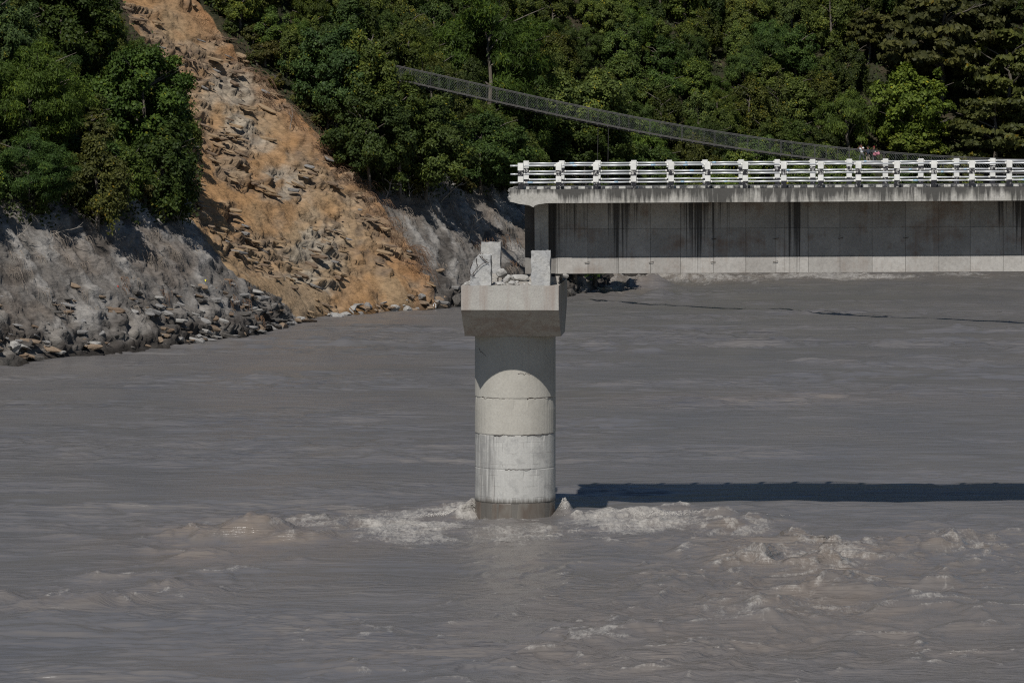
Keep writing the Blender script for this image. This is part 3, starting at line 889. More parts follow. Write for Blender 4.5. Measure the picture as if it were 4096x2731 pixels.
# hammerhead cap
def cap():
    rng = random.Random(5)
    prof = [(-5.1, 12.8), (-5.1, 11.5), (-2.32, 9.96), (2.32, 9.96), (5.1, 11.5), (5.1, 12.8)]
    pr = []
    for i in range(len(prof)):
        a = Vector(prof[i]); b = Vector(prof[(i + 1) % len(prof)])
        n = max(1, int((b - a).length / .35))
        pr += [a.lerp(b, k / n) for k in range(n)]
    nx = 17; vs = []; n = len(pr)
    for i in range(nx):
        x = -2.6 + 5.2 * i / (nx - 1)
        for p in pr:
            e = 1.0 if (abs(p.y - 12.8) < .05 and abs(p.x) > 4.9) else .3
            vs.append((x + rng.uniform(-.012, .012) * e, p.x + rng.uniform(-.015, .015) * e, p.y + rng.uniform(-.018, .012) * e))
    fs = []
    for i in range(nx - 1):
        for k in range(n):
            a = i * n + k; b = i * n + (k + 1) % n
            fs.append((a, a + n, b + n, b))
    fs.append(tuple(range(n))); fs.append(tuple((nx - 1) * n + k for k in range(n))[::-1])
    mb = MB(); mb.add(vs, fs)
    me = mb.mesh('pier_cap')
    bm = bmesh.new(); bm.from_mesh(me); bmesh.ops.recalc_face_normals(bm, faces=bm.faces); bmesh.ops.triangulate(bm, faces=[f for f in bm.faces if len(f.verts) > 4]); bm.to_mesh(me); bm.free()
    obj('pier_cap', me, M_CAP, PR)


cap()


def rough_block(name, x0, x1, y0, y1, z0, z1, seed, chop=None, mat=M_BLOCK, parent=PR, jit=.02):
    bm = bmesh.new()
    bmesh.ops.create_cube(bm, size=1)
    bmesh.ops.subdivide_edges(bm, edges=bm.edges[:], cuts=6, use_grid_fill=True)
    rng = random.Random(seed)
    for v in bm.verts:
        p = Vector((x0 + (v.co.x + .5) * (x1 - x0), y0 + (v.co.y + .5) * (y1 - y0), z0 + (v.co.z + .5) * (z1 - z0)))
        if chop: p = chop(p, rng)
        ed = sum(abs(abs(c) - .5) < 1e-3 for c in v.co)
        v.co = p + Vector((rng.uniform(-1, 1), rng.uniform(-1, 1), rng.uniform(-1, 1))) * jit * (1.2 if ed >= 2 else .5)
    me = bpy.data.meshes.new(name); bm.to_mesh(me); bm.free()
    return obj(name, me, mat, parent)


def chop_left(p, rng):
    # the outer top corner has been knocked away
    f = (p.x + 2.12) / 1.08
    top = 13.62 + min(1.0, max(0, f) ** .55 * 1.35) * .86 if f < .95 else 14.42
    top = 13.7 + .72 * min(1, (max(0, f) / .42)) ** .6
    if p.z > top: p.z = top + rng.uniform(-.04, .04)
    return p


rough_block('upright_stub', -2.12, -1.03, -5.02, -4.0, 12.78, 14.42, 11, chop_left, jit=.03)
rough_block('upright_stub', 1.14, 2.14, -5.03, -4.05, 12.78, 14.64, 12, jit=.028)
rough_block('upright_stub', -2.12, -1.05, 3.95, 5.0, 12.78, 14.80, 13, jit=.028)
rough_block('upright_stub', 1.14, 2.14, 3.95, 5.0, 12.78, 14.70, 14, jit=.028)
rough_block('bearing_plinth', .95, 2.52, -3.4, -1.9, 12.78, 13.20, 15, mat=M_CAP)
rough_block('bearing_plinth', .75, 2.45, 1.9, 3.4, 12.78, 13.20, 16, mat=M_CAP)
rough_block('bearing_plinth', -2.3, -.85, -2.4, -1.0, 12.78, 13.10, 17, mat=M_CAP)
rough_block('bearing_plinth', -2.3, -.85, 1.9, 3.2, 12.78, 13.12, 18, mat=M_CAP)
for y in (-2.65, 2.65):
    mb = MB(); mb.box(1.2, 2.3, y - .35, y + .35, 13.19, 13.36)
    mb.build('bearing_pad', M_DARK, PR)
# torn reinforcing bars over the chipped stub
rng = random.Random(21)
def wire(pts, r=.017, name='bent_bar', parent=PR, mat=M_STEEL):
    mb = MB(); mb.tube(pts, r, r * .8, 5); return mb.build(name, mat, parent)
wire([(-1.62, -5.03, 14.38), (-1.5, -5.12, 14.3), (-1.3, -5.14, 14.12), (-1.12, -5.1, 13.98), (-1.2, -5.12, 14.06), (-1.45, -5.14, 13.98), (-1.7, -5.14, 13.75), (-1.92, -5.12, 13.5), (-2.05, -5.08, 13.34)])
wire([(-1.75, -5.0, 14.34), (-1.8, -5.1, 14.1), (-1.72, -5.15, 13.9), (-1.82, -5.14, 13.62), (-1.95, -5.12, 13.42), (-1.86, -5.12, 13.33), (-2.02, -5.1, 13.28)])
wire([(-1.5, -5.0, 14.40), (-1.42, -5.12, 14.22), (-1.18, -5.14, 14.16)])
wire([(-1.95, -5.0, 14.1), (-2.1, -5.08, 13.8), (-2.16, -5.1, 13.5), (-2.06, -5.12, 13.36), (-1.9, -5.1, 13.4)])
wire([(-1.35, -4.9, 14.38), (-1.5, -4.95, 14.52), (-1.62, -4.9, 14.44)])

# loose rubble on the cap: each lump a thing of its own
def lump_mesh(name, seed, sub=2, sx=1, sy=1, sz=1, amp=.28, flat=True):
    bm = bmesh.new(); bmesh.ops.create_icosphere(bm, subdivisions=sub, radius=1)
    rng = random.Random(seed)
    dirs = [Vector((rng.gauss(0, 1), rng.gauss(0, 1), rng.gauss(0, 1))).normalized() for _ in range(9)]
    offs = [rng.uniform(.5, .85) for _ in dirs]
    for v in bm.verts:
        p = v.co.copy()
        if flat:
            for dd, of in zip(dirs, offs):
                k = p.dot(dd)
                if k > of: p -= dd * (k - of)
        p *= 1 + rng.uniform(-amp, amp) * .35
        v.co = (p.x * sx, p.y * sy, p.z * sz)
    me = bpy.data.meshes.new(name); bm.to_mesh(me); bm.free()
    return me


PMX = PR.matrix_basis.copy()
PMX = Matrix.Translation(PR.location) @ Matrix.Rotation(R_(-3.3), 4, 'Z')


def rubble(name, label, x, y, z, sx, sy, sz, seed, rz=0., ry=0., mat=M_RUB, cat='rubble', group='loose rubble on the pier cap'):
    me = lump_mesh(name, seed, 2, sx, sy, sz)
    o = obj(name, me, mat)
    o.matrix_world = PMX @ Matrix.Translation((x, y, z)) @ Euler((0, ry, rz)).to_matrix().to_4x4()
    return tag(o, label, cat, group)


rubble('concrete_rubble', 'pale flat stone of broken concrete lying in the open middle of the pier cap', .12, -4.2, 12.91, .26, .2, .11, 31, .2)
rubble('concrete_rubble', 'long thin grey slab of broken concrete lying across the pier cap', .35, 0.6, 12.99, .95, .5, .19, 32, .05, .06)
rubble('concrete_rubble', 'dark broken slab on the pier cap beside the chipped stub', -.55, -3.9, 12.88, .36, .3, .09, 33, .3)
rubble('concrete_rubble', 'crumbled white lump of concrete and steel heaped behind the chipped stub', -.72, -1.0, 13.32, .42, .35, .26, 34, .2, .5)
rubble('concrete_rubble', 'leaning broken piece under the crumbled white lump on the pier cap', -.38, -1.4, 13.02, .2, .2, .26, 35, .4, .5)
rubble('concrete_rubble', 'rough tilted piece at the end of the crumbled white heap on the pier cap', -.15, -1.0, 13.06, .3, .22, .16, 36, .4, .8)
rng = random.Random(9)
for k in range(46):
    x = rng.uniform(-2.45, 1.0) if k % 3 else rng.uniform(-2.5, -1.9)
    y = rng.uniform(-4.9, -2.6) if k % 2 else rng.uniform(-5.0, 3.8)
    s = rng.uniform(.05, .12)
    rubble('rubble_chip', 'small pale chip of concrete scattered on top of the pier cap', x, y, 12.80 + s * .45, s * 1.4, s, s * .7, 100 + k, rng.uniform(0, 3), rng.uniform(-.3, .3), group='small concrete chips on the pier cap')

# ------------------------------------------------------------------ loose rocks along the waterline
M_ROCK = {}
for nm, a, c in (('grey', (.20, .19, .178), (.30, .29, .275)), ('brown', (.20, .145, .10), (.30, .225, .155)), ('dark', (.075, .068, .06), (.13, .12, .108)), ('pale', (.31, .295, .27), (.40, .385, .355))):
    m, nt, b = mk(nm + '_rock', .9, .25)
    col = mixc(nt, ramp(nt, noise(nt, coords(nt, (1, 1, 3)), 2.2, 6, .7), [(.3, 0.), (.7, 1.)]), a, c)
    lk(nt, mixc(nt, 1., col, ramp(nt, noise(nt, coords(nt), 6, 5, .7), [(.3, .6), (.6, 1.)]), 'MULTIPLY'), b.inputs['Base Color'])
    bump(nt, b, noise(nt, coords(nt, (1, 1, 3)), 3, 6, .7), .6, .15)
    M_ROCK[nm] = m
ROCK_ME = {}
for nm in M_ROCK:
    for k in range(3):
        me = lump_mesh('rock', 300 + k + 7 * len(ROCK_ME), 2, 1, .8, (.32, .5, .7)[k], .3)
        me.materials.append(M_ROCK[nm]); ROCK_ME[nm, k] = me
def slab_mesh(seed):
    r = random.Random(seed); n = 7; mb = MB(); vs = []
    for z, k in ((-.5, .82), (.15, 1.), (.5, .9)):
        rr = random.Random(seed * 5)
        for i in range(n):
            th = 2 * math.pi * i / n + rr.uniform(-.3, .3); q = rr.uniform(.75, 1.1) * k
            vs.append((q * math.cos(th) + r.uniform(-.05, .05), .75 * q * math.sin(th) + r.uniform(-.05, .05), z + r.uniform(-.12, .12)))
    fs = [tuple(range(n))[::-1], tuple(range(2 * n, 3 * n))]
    for j in (0, 1):
        for i in range(n): fs.append((j * n + i, j * n + (i + 1) % n, (j + 1) * n + (i + 1) % n, (j + 1) * n + i))
    mb.add(vs, fs)
    return mb.mesh('slab')


for nm, a, c in (('tan', (.25, .172, .10), (.335, .245, .155)), ('umber', (.13, .092, .065), (.22, .16, .11))):
    m, nt, b = mk(nm + '_rock', .95, .15)
    lk(nt, mixc(nt, ramp(nt, noise(nt, coords(nt, (1, 1, 3)), 2.2, 6, .7), [(.3, 0.), (.7, 1.)]), a, c), b.inputs['Base Color'])
    bump(nt, b, noise(nt, coords(nt, (1, 1, 3)), 3, 6, .7), .6, .15)
    M_ROCK[nm] = m
SLAB_ME = {}
for nm in M_ROCK:
    for k in range(4):
        me = slab_mesh(900 + k); me.materials.append(M_ROCK[nm]); SLAB_ME[nm, k] = me
rng = random.Random(77)


def place_rock(x, t, size, col, k, label, group, sink=.25, name='rock', parent=None):
    y = float(shore_y(x)) + t
    z = max(float(base_h(np.array([x]), np.array([y]))[0]), -.1)
    o = obj(name, ROCK_ME[col, k], None, parent)
    o.location = (x, y, z + size * (.3 - sink))
    o.rotation_euler = (rng.uniform(-.3, .3), rng.uniform(-.25, .35), rng.uniform(0, 6.3))
    o.scale = (size * rng.uniform(.8, 1.4), size * rng.uniform(.7, 1.1), size * rng.uniform(.7, 1.1))
    if label: tag(o, label, 'rock', group)
    return o


def shore_x(px):
    xs = np.linspace(-60, 12, 2000)
    p, _ = project(xs, shore_y(xs), 0 * xs)
    return float(xs[np.argmin(np.abs(p - px))])


# heap of slabs at the foot of the left bank, up to the slide's toe
for k in range(52):
    px = rng.uniform(-80, 1280) if k > 30 else rng.uniform(900, 1260)
    c = rng.choice(('grey', 'grey', 'pale', 'dark', 'dark', 'brown'))
    kk = rng.choice((0, 0, 1, 2))
    sz = rng.uniform(.2, .5) if k % 5 else rng.uniform(.55, .95)
    shape = ('flat slab', 'wedge', 'blocky lump')[kk]
    place_rock(shore_x(px), rng.uniform(.0, 3.2) ** 1.1, sz, c, kk, f'{c} {shape} of rock at the waterline below the bare river bank', 'rocks at the foot of the left bank')
for k in range(40):
    c = rng.choice(('grey', 'pale', 'brown', 'brown')); kk = rng.choice((0, 1, 2))
    place_rock(shore_x(rng.uniform(1250, 1830)), rng.uniform(.0, 2.2), rng.uniform(.3, .8), c, kk, f'{c} {("flat slab", "wedge", "blocky lump")[kk]} of rock at the water below the landslide', 'rocks at the toe of the landslide')
o = place_rock(shore_x(1230), -1.5, 1.2, 'brown', 0, 'low brown rock standing alone in the water off the slab heap', None, .1)
for px, sz in ((1385, 1.0), (1330, 1.3)):
    place_rock(shore_x(px), .3, sz, 'pale', 0, 'large pale slab lying at the water below the tan talus', 'pale slabs below the talus')
for k in range(26):
    c = rng.choice(('dark', 'grey', 'dark')); kk = rng.choice((0, 1, 2))
    place_rock(shore_x(rng.uniform(1830, 2420)), rng.uniform(.0, 3), rng.uniform(.5, 1.4), c, kk, f'{c} {("flat slab", "wedge", "blocky lump")[kk]} of rock on the dark shore behind the pier', 'rocks on the shore behind the pier')
# ledges that stick out of the slide and the banks (pieces of the setting)
cnt = 0
while cnt < 230:
    x = rng.uniform(-62, -8); t = rng.uniform(1, 110)
    y = float(shore_y(x)) + t
    z = float(base_h(np.array([x]), np.array([y]))[0])
    p = project(x, y, z)
    if in_poly(np.array([p[0]]), np.array([p[1]]), SCAR)[0]:
        if float(fbm(np.array([(x + z * .5) / 5.5]), np.array([(z - .3 * x) / 3.6]), np.array([y / 9]), 4, 23)[0]) < -.02: continue
        c = rng.choice(('tan', 'tan', 'tan', 'umber', 'umber', 'brown', 'grey'))
        o = obj('rock', SLAB_ME[c, rng.randrange(4)], None, TER['landslide_scar'])
    else: continue
    sz = rng.choice((.2, .3, .4, .5, .7))
    o.location = (x + .25, y - .15, z + .15); o.scale = (sz * rng.uniform(1., 1.9), sz * 1.1, sz * rng.uniform(.22, .5))
    o.rotation_euler = (rng.uniform(-.15, .2), .30 + rng.uniform(-.18, .18), rng.uniform(-.5, .5))
    cnt += 1
cnt = 0
while cnt < 270:
    x = rng.uniform(-50, 9); t = rng.uniform(.5, 20)
    if rng.random() < .6: x = rng.uniform(-48, -24)
    y = float(shore_y(x)) + t
    z = float(base_h(np.array([x]), np.array([y]))[0])
    p = project(x, y, z)
    if in_poly(np.array([p[0]]), np.array([p[1]]), SCAR)[0] or z > 12: continue
    if rng.random() < z / 6.5: continue
    o = obj('rock', SLAB_ME[rng.choice(('dark', 'dark', 'grey', 'grey', 'pale', 'umber', 'brown')), rng.randrange(4)], None, TER['river_bank'])
    sz = rng.choice((.2, .25, .35, .5, .75))
    o.location = (x - .1, y, z + .02); o.scale = (sz * rng.uniform(1., 1.9), sz, sz * rng.uniform(.25, .55))
    o.rotation_euler = (rng.uniform(-.2, .3), .15 + rng.uniform(-.2, .2), rng.uniform(-.6, .6))
    cnt += 1

# ------------------------------------------------------------------ foliage
def leaf_material(name, trans=.25, rough=.55):
    m, nt, b = mk(name, rough, .14)
    oi = nd(nt, 'ShaderNodeObjectInfo')
    a = nd(nt, 'ShaderNodeAttribute', attribute_name='var')
    # each leaf a little lighter, yellower or browner than the next
    v = ramp(nt, a.outputs['Fac'], [(0., .45), (.5, .95), (1., 1.55)])
    col = mixc(nt, 1., oi.outputs['Color'], v, 'MULTIPLY')
    hue = ramp(nt, a.outputs['Fac'], [(.0, (.9, 1., 1.05)), (.55, (1., 1., 1.)), (.93, (1.12, 1.05, .8)), (.985, (1.9, 1.25, .55))])
    col = mixc(nt, 1., col, hue, 'MULTIPLY')
    lk(nt, col, b.inputs['Base Color'])
    tr = nd(nt, 'ShaderNodeBsdfTranslucent'); lk(nt, mixc(nt, 1., col, (1.1, 1.15, .55), 'MULTIPLY'), tr.inputs['Color'])
    ms = nd(nt, 'ShaderNodeMixShader'); ms.inputs[0].default_value = trans
    lk(nt, b.outputs[0], ms.inputs[1]); lk(nt, tr.outputs[0], ms.inputs[2])
    lk(nt, ms.outputs[0], nt.nodes['Material Output'].inputs['Surface'])
    return m


M_LEAF = leaf_material('leaf')
m, nt, b = mk('bark', .95, .1)
lk(nt, mixc(nt, ramp(nt, noise(nt, coords(nt, (1, 1, .25)), 4, 5), [(.3, 0.), (.7, 1.)]), (.085, .07, .055), (.17, .15, .125)), b.inputs['Base Color'])
M_BARK = m
M_DEAD = plain('bare_dead_wood', (.25, .225, .195), .95, .3, 3)
M_ROOT = plain('pale_root', (.215, .18, .145), .95, .35, 3)
M_ROOTB = plain('brown_root', (.155, .095, .058), .95, .35, 3)


def leaves(P, N, L, W, rs, droop=.35):
    """rhombic leaf blades at points P with outward normals N"""
    n = len(P)
    rnd = rs.normal(size=(n, 3))
    Nn = N + .55 * rnd; Nn /= np.linalg.norm(Nn, axis=1)[:, None] + 1e-9
    t = rs.normal(size=(n, 3)) * .8 + N * .6; t[:, 2] -= droop * 2
    t -= (t * Nn).sum(1)[:, None] * Nn; t /= np.linalg.norm(t, axis=1)[:, None] + 1e-9
    bb = np.cross(Nn, t)
    l = (L * rs.uniform(.65, 1.25, n))[:, None]; w = (W * rs.uniform(.7, 1.2, n))[:, None]
    v = np.stack([P - t * l * .5, P + bb * w * .5 + t * l * .05 - Nn * w * .12, P + t * l * .5 - np.array([0, 0, 1]) * l * .08, P - bb * w * .5 + t * l * .05 - Nn * w * .12], 1).reshape(-1, 3)
    f = np.arange(4 * n).reshape(n, 4)
    return v, f


def crown_mesh(name, seed, R=(1, 1, 1), ncl=34, nleaf=11000, L=.4, W=.22, droop=.35, clr=(.2, .34), strata=False, vines=0, shell=.42, cut=-.85):
    """leaf clumps spread through an ellipsoid of radii R (metres), centre at the origin"""
    rs = np.random.RandomState(seed)
    c = []
    while len(c) < ncl:
        p = rs.normal(size=3); p /= np.linalg.norm(p)
        if p[2] < cut: continue
        p *= rs.uniform(.45, 1.) ** .6 * .82
        c.append(p)
    c = np.array(c) * (1 + .16 * rs.normal(size=(ncl, 1)))
    r = rs.uniform(clr[0], clr[1], ncl)
    wgt = r ** 2; wgt /= wgt.sum()
    which = rs.choice(ncl, nleaf, p=wgt)
    q = rs.normal(size=(nleaf, 3)); q /= np.linalg.norm(q, axis=1)[:, None]
    q[:, 2] = np.where(rs.uniform(size=nleaf) < .7, np.abs(q[:, 2]), q[:, 2])
    rad = r[which] * (shell + (1 - shell) * rs.uniform(0, 1, nleaf) ** .6) * (1 + .18 * rs.normal(size=nleaf))
    if strata: q[:, 2] *= .45
    P = c[which] + q * rad[:, None]
    N = q * .7 + c[which] * .5 + np.array([0, -.05, .25])
    P = P * np.array(R); N = N / np.array(R) * max(R)
    N /= np.linalg.norm(N, axis=1)[:, None] + 1e-9
    var = np.clip(.5 + .16 * rs.normal(size=nleaf) + .22 * (rs.uniform(-1, 1, ncl)[which]), 0, 1)
    if vines:
        for k in range(vines):
            th = rs.uniform(0, 2 * math.pi); x, y = .8 * R[0] * math.cos(th), .8 * R[1] * math.sin(th)
            nn = 130; ln = rs.uniform(.7, 1.3) * R[2]
            tt = rs.uniform(0, 1, nn)
            vp = np.stack([x + .35 * np.sin(tt * 5 + k) + rs.normal(size=nn) * .22, y + rs.normal(size=nn) * .22, .2 * R[2] - tt * ln], 1)
            P = np.concatenate([P, vp]); N = np.concatenate([N, np.tile([math.cos(th), math.sin(th), .3], (nn, 1)) + .3 * rs.normal(size=(nn, 3))])
            var = np.concatenate([var, np.clip(.6 + .2 * rs.normal(size=nn), 0, 1)])
    v, f = leaves(P, N, L, W, rs, droop)
    me = mesh_np(name, v, f)
    attr_f(me, 'var', np.repeat(var, 4))
    me.materials.append(M_LEAF)
    return me


def trunk_mesh(name, seed, H, Rc, r=.22, limbs=7, mat=None):
    """tapered trunk of height H with limbs into a crown of radius Rc"""
    rng = random.Random(seed); mb = MB()
    pts = [Vector((0, 0, -1.2))]; x = y = 0
    for k in range(1, 7):
        x += rng.uniform(-.18, .18) * H / 8; y += rng.uniform(-.18, .18) * H / 8
        pts.append(Vector((x, y, H * k / 6)))
    mb.tube(pts, r, r * .35, 7)
    for k in range(limbs):
        i = rng.randint(2, 5); p = pts[i].lerp(pts[i + 1], rng.random()) if i < 6 else pts[i]
        th = rng.uniform(0, 6.28); ln = Rc * rng.uniform(.6, .95)
        q = [p]
        for s in range(1, 4):
            q.append(p + Vector((math.cos(th) * ln * s / 3, math.sin(th) * ln * s / 3, ln * .5 * (s / 3) ** .8)) + Vector((rng.uniform(-.2, .2), rng.uniform(-.2, .2), rng.uniform(-.1, .2))))
        mb.tube(q, r * .4, r * .1, 5)
    me = mb.mesh(name); me.materials.append(mat or M_BARK)
    return me


# kinds: mesh variants at unit-ish real size, (crown radii, crown centre height, trunk)
KINDS = {}


def kind(nm, n, R, zc, H, **kw):
    lst = []
    for k in range(n):
        lst.append((crown_mesh(nm + '_crown', 500 + 31 * len(KINDS) + k, R, **kw), trunk_mesh(nm + '_trunk', 40 + k + 9 * len(KINDS), H, max(R[0], R[1]) * .9)))
    KINDS[nm] = (lst, R, zc, H)


kind('broadleaf', 3, (3.6, 3.4, 3.6), 3.5, 5.5, ncl=60, nleaf=15000, L=.30, W=.19, clr=(.13, .27))
kind('vine', 2, (3.2, 3.0, 4.6), 4.2, 7.0, ncl=60, nleaf=14000, L=.29, W=.19, droop=.6, clr=(.12, .25), vines=9)
kind('feather', 2, (3.6, 3.3, 3.8), 3.6, 5.5, ncl=75, nleaf=20000, L=.40, W=.085, droop=.65, clr=(.12, .24))
kind('bigleaf', 2, (4.0, 3.6, 4.0), 5.2, 7.0, ncl=75, nleaf=11000, L=.46, W=.27, droop=.55, clr=(.12, .24), strata=True)
kind('roundleaf', 1, (5.8, 5.2, 5.8), 5.8, 7.5, ncl=120, nleaf=20000, L=.46, W=.30, droop=.5, clr=(.10, .19))
kind('grand', 2, (6.2, 5.6, 6.2), 5.9, 8.5, ncl=130, nleaf=36000, L=.34, W=.22, clr=(.08, .19))
kind('grandfeather', 1, (6.0, 5.4, 6.0), 5.2, 8.0, ncl=140, nleaf=42000, L=.40, W=.09, droop=.65, clr=(.09, .18))
kind('shrub', 2, (2.1, 2.0, 1.7), 1.5, 2.4, ncl=30, nleaf=4200, L=.30, W=.18, clr=(.18, .34), cut=-.9)
COLORS = {'broadleaf': [(.064, .102, .026), (.050, .088, .026), (.074, .104, .030)], 'vine': [(.066, .098, .028), (.054, .088, .030)],
          'feather': [(.066, .112, .026), (.054, .096, .030)], 'bigleaf': [(.080, .086, .030), (.068, .076, .028)], 'shrub': [(.058, .092, .028), (.072, .084, .030)]}
NAMES = {'broadleaf': 'broadleaf_tree', 'vine': 'vine_draped_tree', 'feather': 'feathery_tree', 'bigleaf': 'large_leaved_tree', 'roundleaf': 'large_leaved_tree', 'grand': 'broadleaf_tree', 'grandfeather': 'feathery_tree', 'shrub': 'shrub'}


def tree(kd, x, y, z, s=1., color=None, label='', group=None, rs=random, sx=1., sz=1., name=None, lab=None):
    lst, Rr, zc, H = KINDS[kd]
    cr, tk = rs.choice(lst)
    e = empty(name or NAMES[kd], (x, y, z)); e.rotation_euler = (0, 0, rs.uniform(0, 6.28)); 
    e.scale = (s * sx, s * sx, s * sz)
    tr = obj('trunk', tk, None, e)
    c = obj('crown', cr, None, e); c.location = (0, 0, zc); c.rotation_euler = (rs.uniform(-.15, .15), rs.uniform(-.15, .15), rs.uniform(0, 6.28))
    col = color or rs.choice(COLORS[kd]); j = rs.uniform(.62, 1.35)
    c.color = (col[0] * j * (rs.uniform(1.05, 1.32) if kd != 'bigleaf' else rs.uniform(.95, 1.12)), col[1] * j, col[2] * j * .8, 1)
    if lab: label, group = fill_label(kd, lab[0], lab[1], j)
    tag(e, label, 'shrub' if kd == 'shrub' else 'tree', group)
    return e


def gz(x, y): return float(base_h(np.array([x]), np.array([y]))[0])


PLACED = []


def tree_at(kd, px, py, Y, width_px, color, label, sz=1., group=None, name=None):
    """a tree whose crown is centred on the pixel, standing where the slope meets it (no nearer than Y)"""
    lst, Rr, zc, H = KINDS[kd]
    Ys = np.arange(Y, Y + 70, .5)
    d = ray(px, py)
    X = d.x / d.y * Ys; Zc = CAM_H + d.z / d.y * Ys
    z0 = Zc - zc * width_px / F_PX * Ys / (2 * Rr[0]) * sz
    g = np.where(shore_dist(X, Ys) > 9, base_h(X, Ys), -99)
    hit = np.nonzero(g >= z0)[0]
    k = hit[0] if len(hit) else np.argmin(np.abs(g - z0))
    Y = float(Ys[k]); s = width_px / F_PX * Y / (2 * Rr[0])
    PLACED.append((X[k], Y, Rr[0] * s))
    return tree(kd, X[k], Y, float(g[k]), s, color, label, group, rng, 1., sz, name)


rng = random.Random(12)
G1, G2, G3 = (.034, .066, .018), (.030, .060, .020), (.050, .088, .020)
# trees that stand out, left of the slide
def c_(c, k=1.25): return tuple(v * k for v in c)


tree_at('grand', 560, 430, 385, 560, c_((.033, .064, .016), 1.1), 'big rounded dark green tree at the left edge of the landslide', 1.0)
tree_at('vine', 650, 690, 388, 330, c_((.038, .068, .020)), 'dark tree with trailing creepers above the grey bank beside the landslide', .85)
tree_at('grandfeather', 110, 420, 370, 520, c_((.044, .085, .018)), 'feathery bright green tree above the grey bank, beside the big rounded tree', 1.0)
tree_at('grandfeather', 120, 700, 368, 440, c_((.034, .066, .020)), 'drooping feathery tree overhanging the grey bank', .8)
tree_at('vine', 390, 740, 378, 300, c_((.055, .072, .024)), 'small tree hung with yellowing creepers over the grey bank', .9)
tree_at('grand', 250, 130, 400, 520, c_((.036, .066, .018)), 'tall tree rising behind the big rounded tree by the landslide', 1.)
tree_at('grand', -40, 150, 394, 460, c_((.026, .052, .022)), 'dark bluish green tree behind the feathery trees', 1.)
tree_at('grandfeather', 1950, 240, 480, 620, c_((.048, .088, .018)), 'light feathery green tree just above the footbridge', 1.)
tree_at('feather', 2080, 400, 484, 340, c_((.036, .072, .018)), 'small feathery tree beneath the upper footbridge', .8)
tree_at('grand', 1330, 320, 470, 420, c_((.032, .058, .022)), 'shaggy dark tree on the slope above the landslide edge', 1.05)
tree_at('grand', 1480, 560, 466, 430, c_((.036, .064, .022)), 'leafy tree hanging over the grey bank beside the landslide', 1.)
tree_at('grand', 1700, 610, 468, 480, c_((.038, .066, .020)), 'spreading tree above the shaded bank behind the pier', .9)
tree_at('vine', 1560, 330, 479, 300, c_((.044, .070, .020)), 'tree with hanging creepers where the footbridge disappears', 1.0)
tree_at('grand', 2340, 400, 500, 460, c_((.056, .086, .028)), 'pale leaved tree behind the middle of the footbridge', .95)
tree_at('grand', 2330, 590, 496, 480, c_((.048, .080, .022)), 'light green tree below the footbridge, over the broken bridge end', .75)
tree_at('grand', 1930, 610, 468, 430, c_((.034, .062, .020)), 'dark spreading tree overhanging the shaded bank by the bridge end', .85)
tree_at('broadleaf', 2060, 680, 468, 260, c_((.034, .062, .020)), 'low tree over the shaded bank just behind the bridge end', .8)
tree_at('feather', 3390, 500, 578, 260, c_((.046, .080, .020)), 'mid green feathery tree beside the bright green large-leaved tree', 1.)
tree_at('roundleaf', 3640, 445, 575, 420, (.105, .150, .030), 'bright yellow-green large-leaved tree behind the people on the footbridge', .92)
tree_at('roundleaf', 3660, 590, 572, 320, (.092, .135, .030), 'lower bright green large-leaved tree behind the railing', .6)
tree_at('bigleaf', 3760, 160, 606, 560, (.058, .058, .024), 'large olive-brown tree high above the bright green tree', .8)
tree_at('bigleaf', 4030, 300, 604, 420, (.066, .074, .022), 'olive tree beside the bright green large-leaved tree', 1.)
tree_at('bigleaf', 3980, 520, 588, 460, (.062, .070, .026), 'drab olive tree low behind the railing beside the bright green tree', .75)
tree_at('bigleaf', 3950, 30, 618, 400, (.058, .064, .024), 'olive-leaved tree at the top of the slope over the olive trees', .9)

for kd, px, py, Y, w, lab in (('vine', 1480, 300, 479, 260, 'tall tree with creepers hiding the upper end of the footbridge'), ('broadleaf', 1600, 420, 478, 240, 'leafy tree standing just under the upper end of the footbridge')):
    p = at(px, py, Y); g = gz(p.x, Y); k = w / F_PX * Y / (2 * KINDS[kd][1][0])
    e = tree(kd, p.x, Y, p.z - KINDS[kd][2] * k, k, (.056, .090, .024), lab, None, rng); PLACED.append((p.x, Y, k * 3))
    hh = (p.z - KINDS[kd][2] * k - g) / k
    mb = MB(); mb.tube([(0, 0, -hh - .5), (.3, .1, -hh * .5), (0, 0, .2)], .26, .22, 7); mb.build('lower_trunk', M_BARK, e)

for x, y in ((7.5, 500.), (10.2, 511.), (9.5, 522.)):
    tree('broadleaf', x, y, gz(x, y), 1.5, (.05, .085, .024), 'low tree on the dark rocky spur beneath the bridge end', 'trees on the rocky spur', rng, 1., 1.05)

# forest fill: countable trees spaced over the slopes
def fill_label(kd, px, py, j):
    tone = 'dark' if j < .85 else 'mid-toned' if j < 1.1 else 'light'
    what = {'broadleaf': 'green rounded tree', 'vine': 'green tree hung with creepers', 'feather': 'green feathery tree', 'bigleaf': 'olive large-leaved tree', 'shrub': 'green shrub'}[kd]
    line = np.interp(px, [1450, 2388, 3128, 4096], [287, 492, 615, 690])
    if px < 800: where = 'on the slope left of the landslide' if py > 250 else 'high on the slope left of the landslide'
    elif px < 1560: where = 'in the forest beside the landslide' if py > 220 else 'high in the forest beside the landslide'
    elif py > line - 40: where = 'below the footbridge'
    elif px > 3250: where = 'near the olive and bright green trees behind the railing'
    elif py > line - 230: where = 'close behind the footbridge'
    else: where = 'high on the slope above the footbridge'
    return f'{tone} {what} {where}', f'{tone} {NAMES[kd]}s {where}'


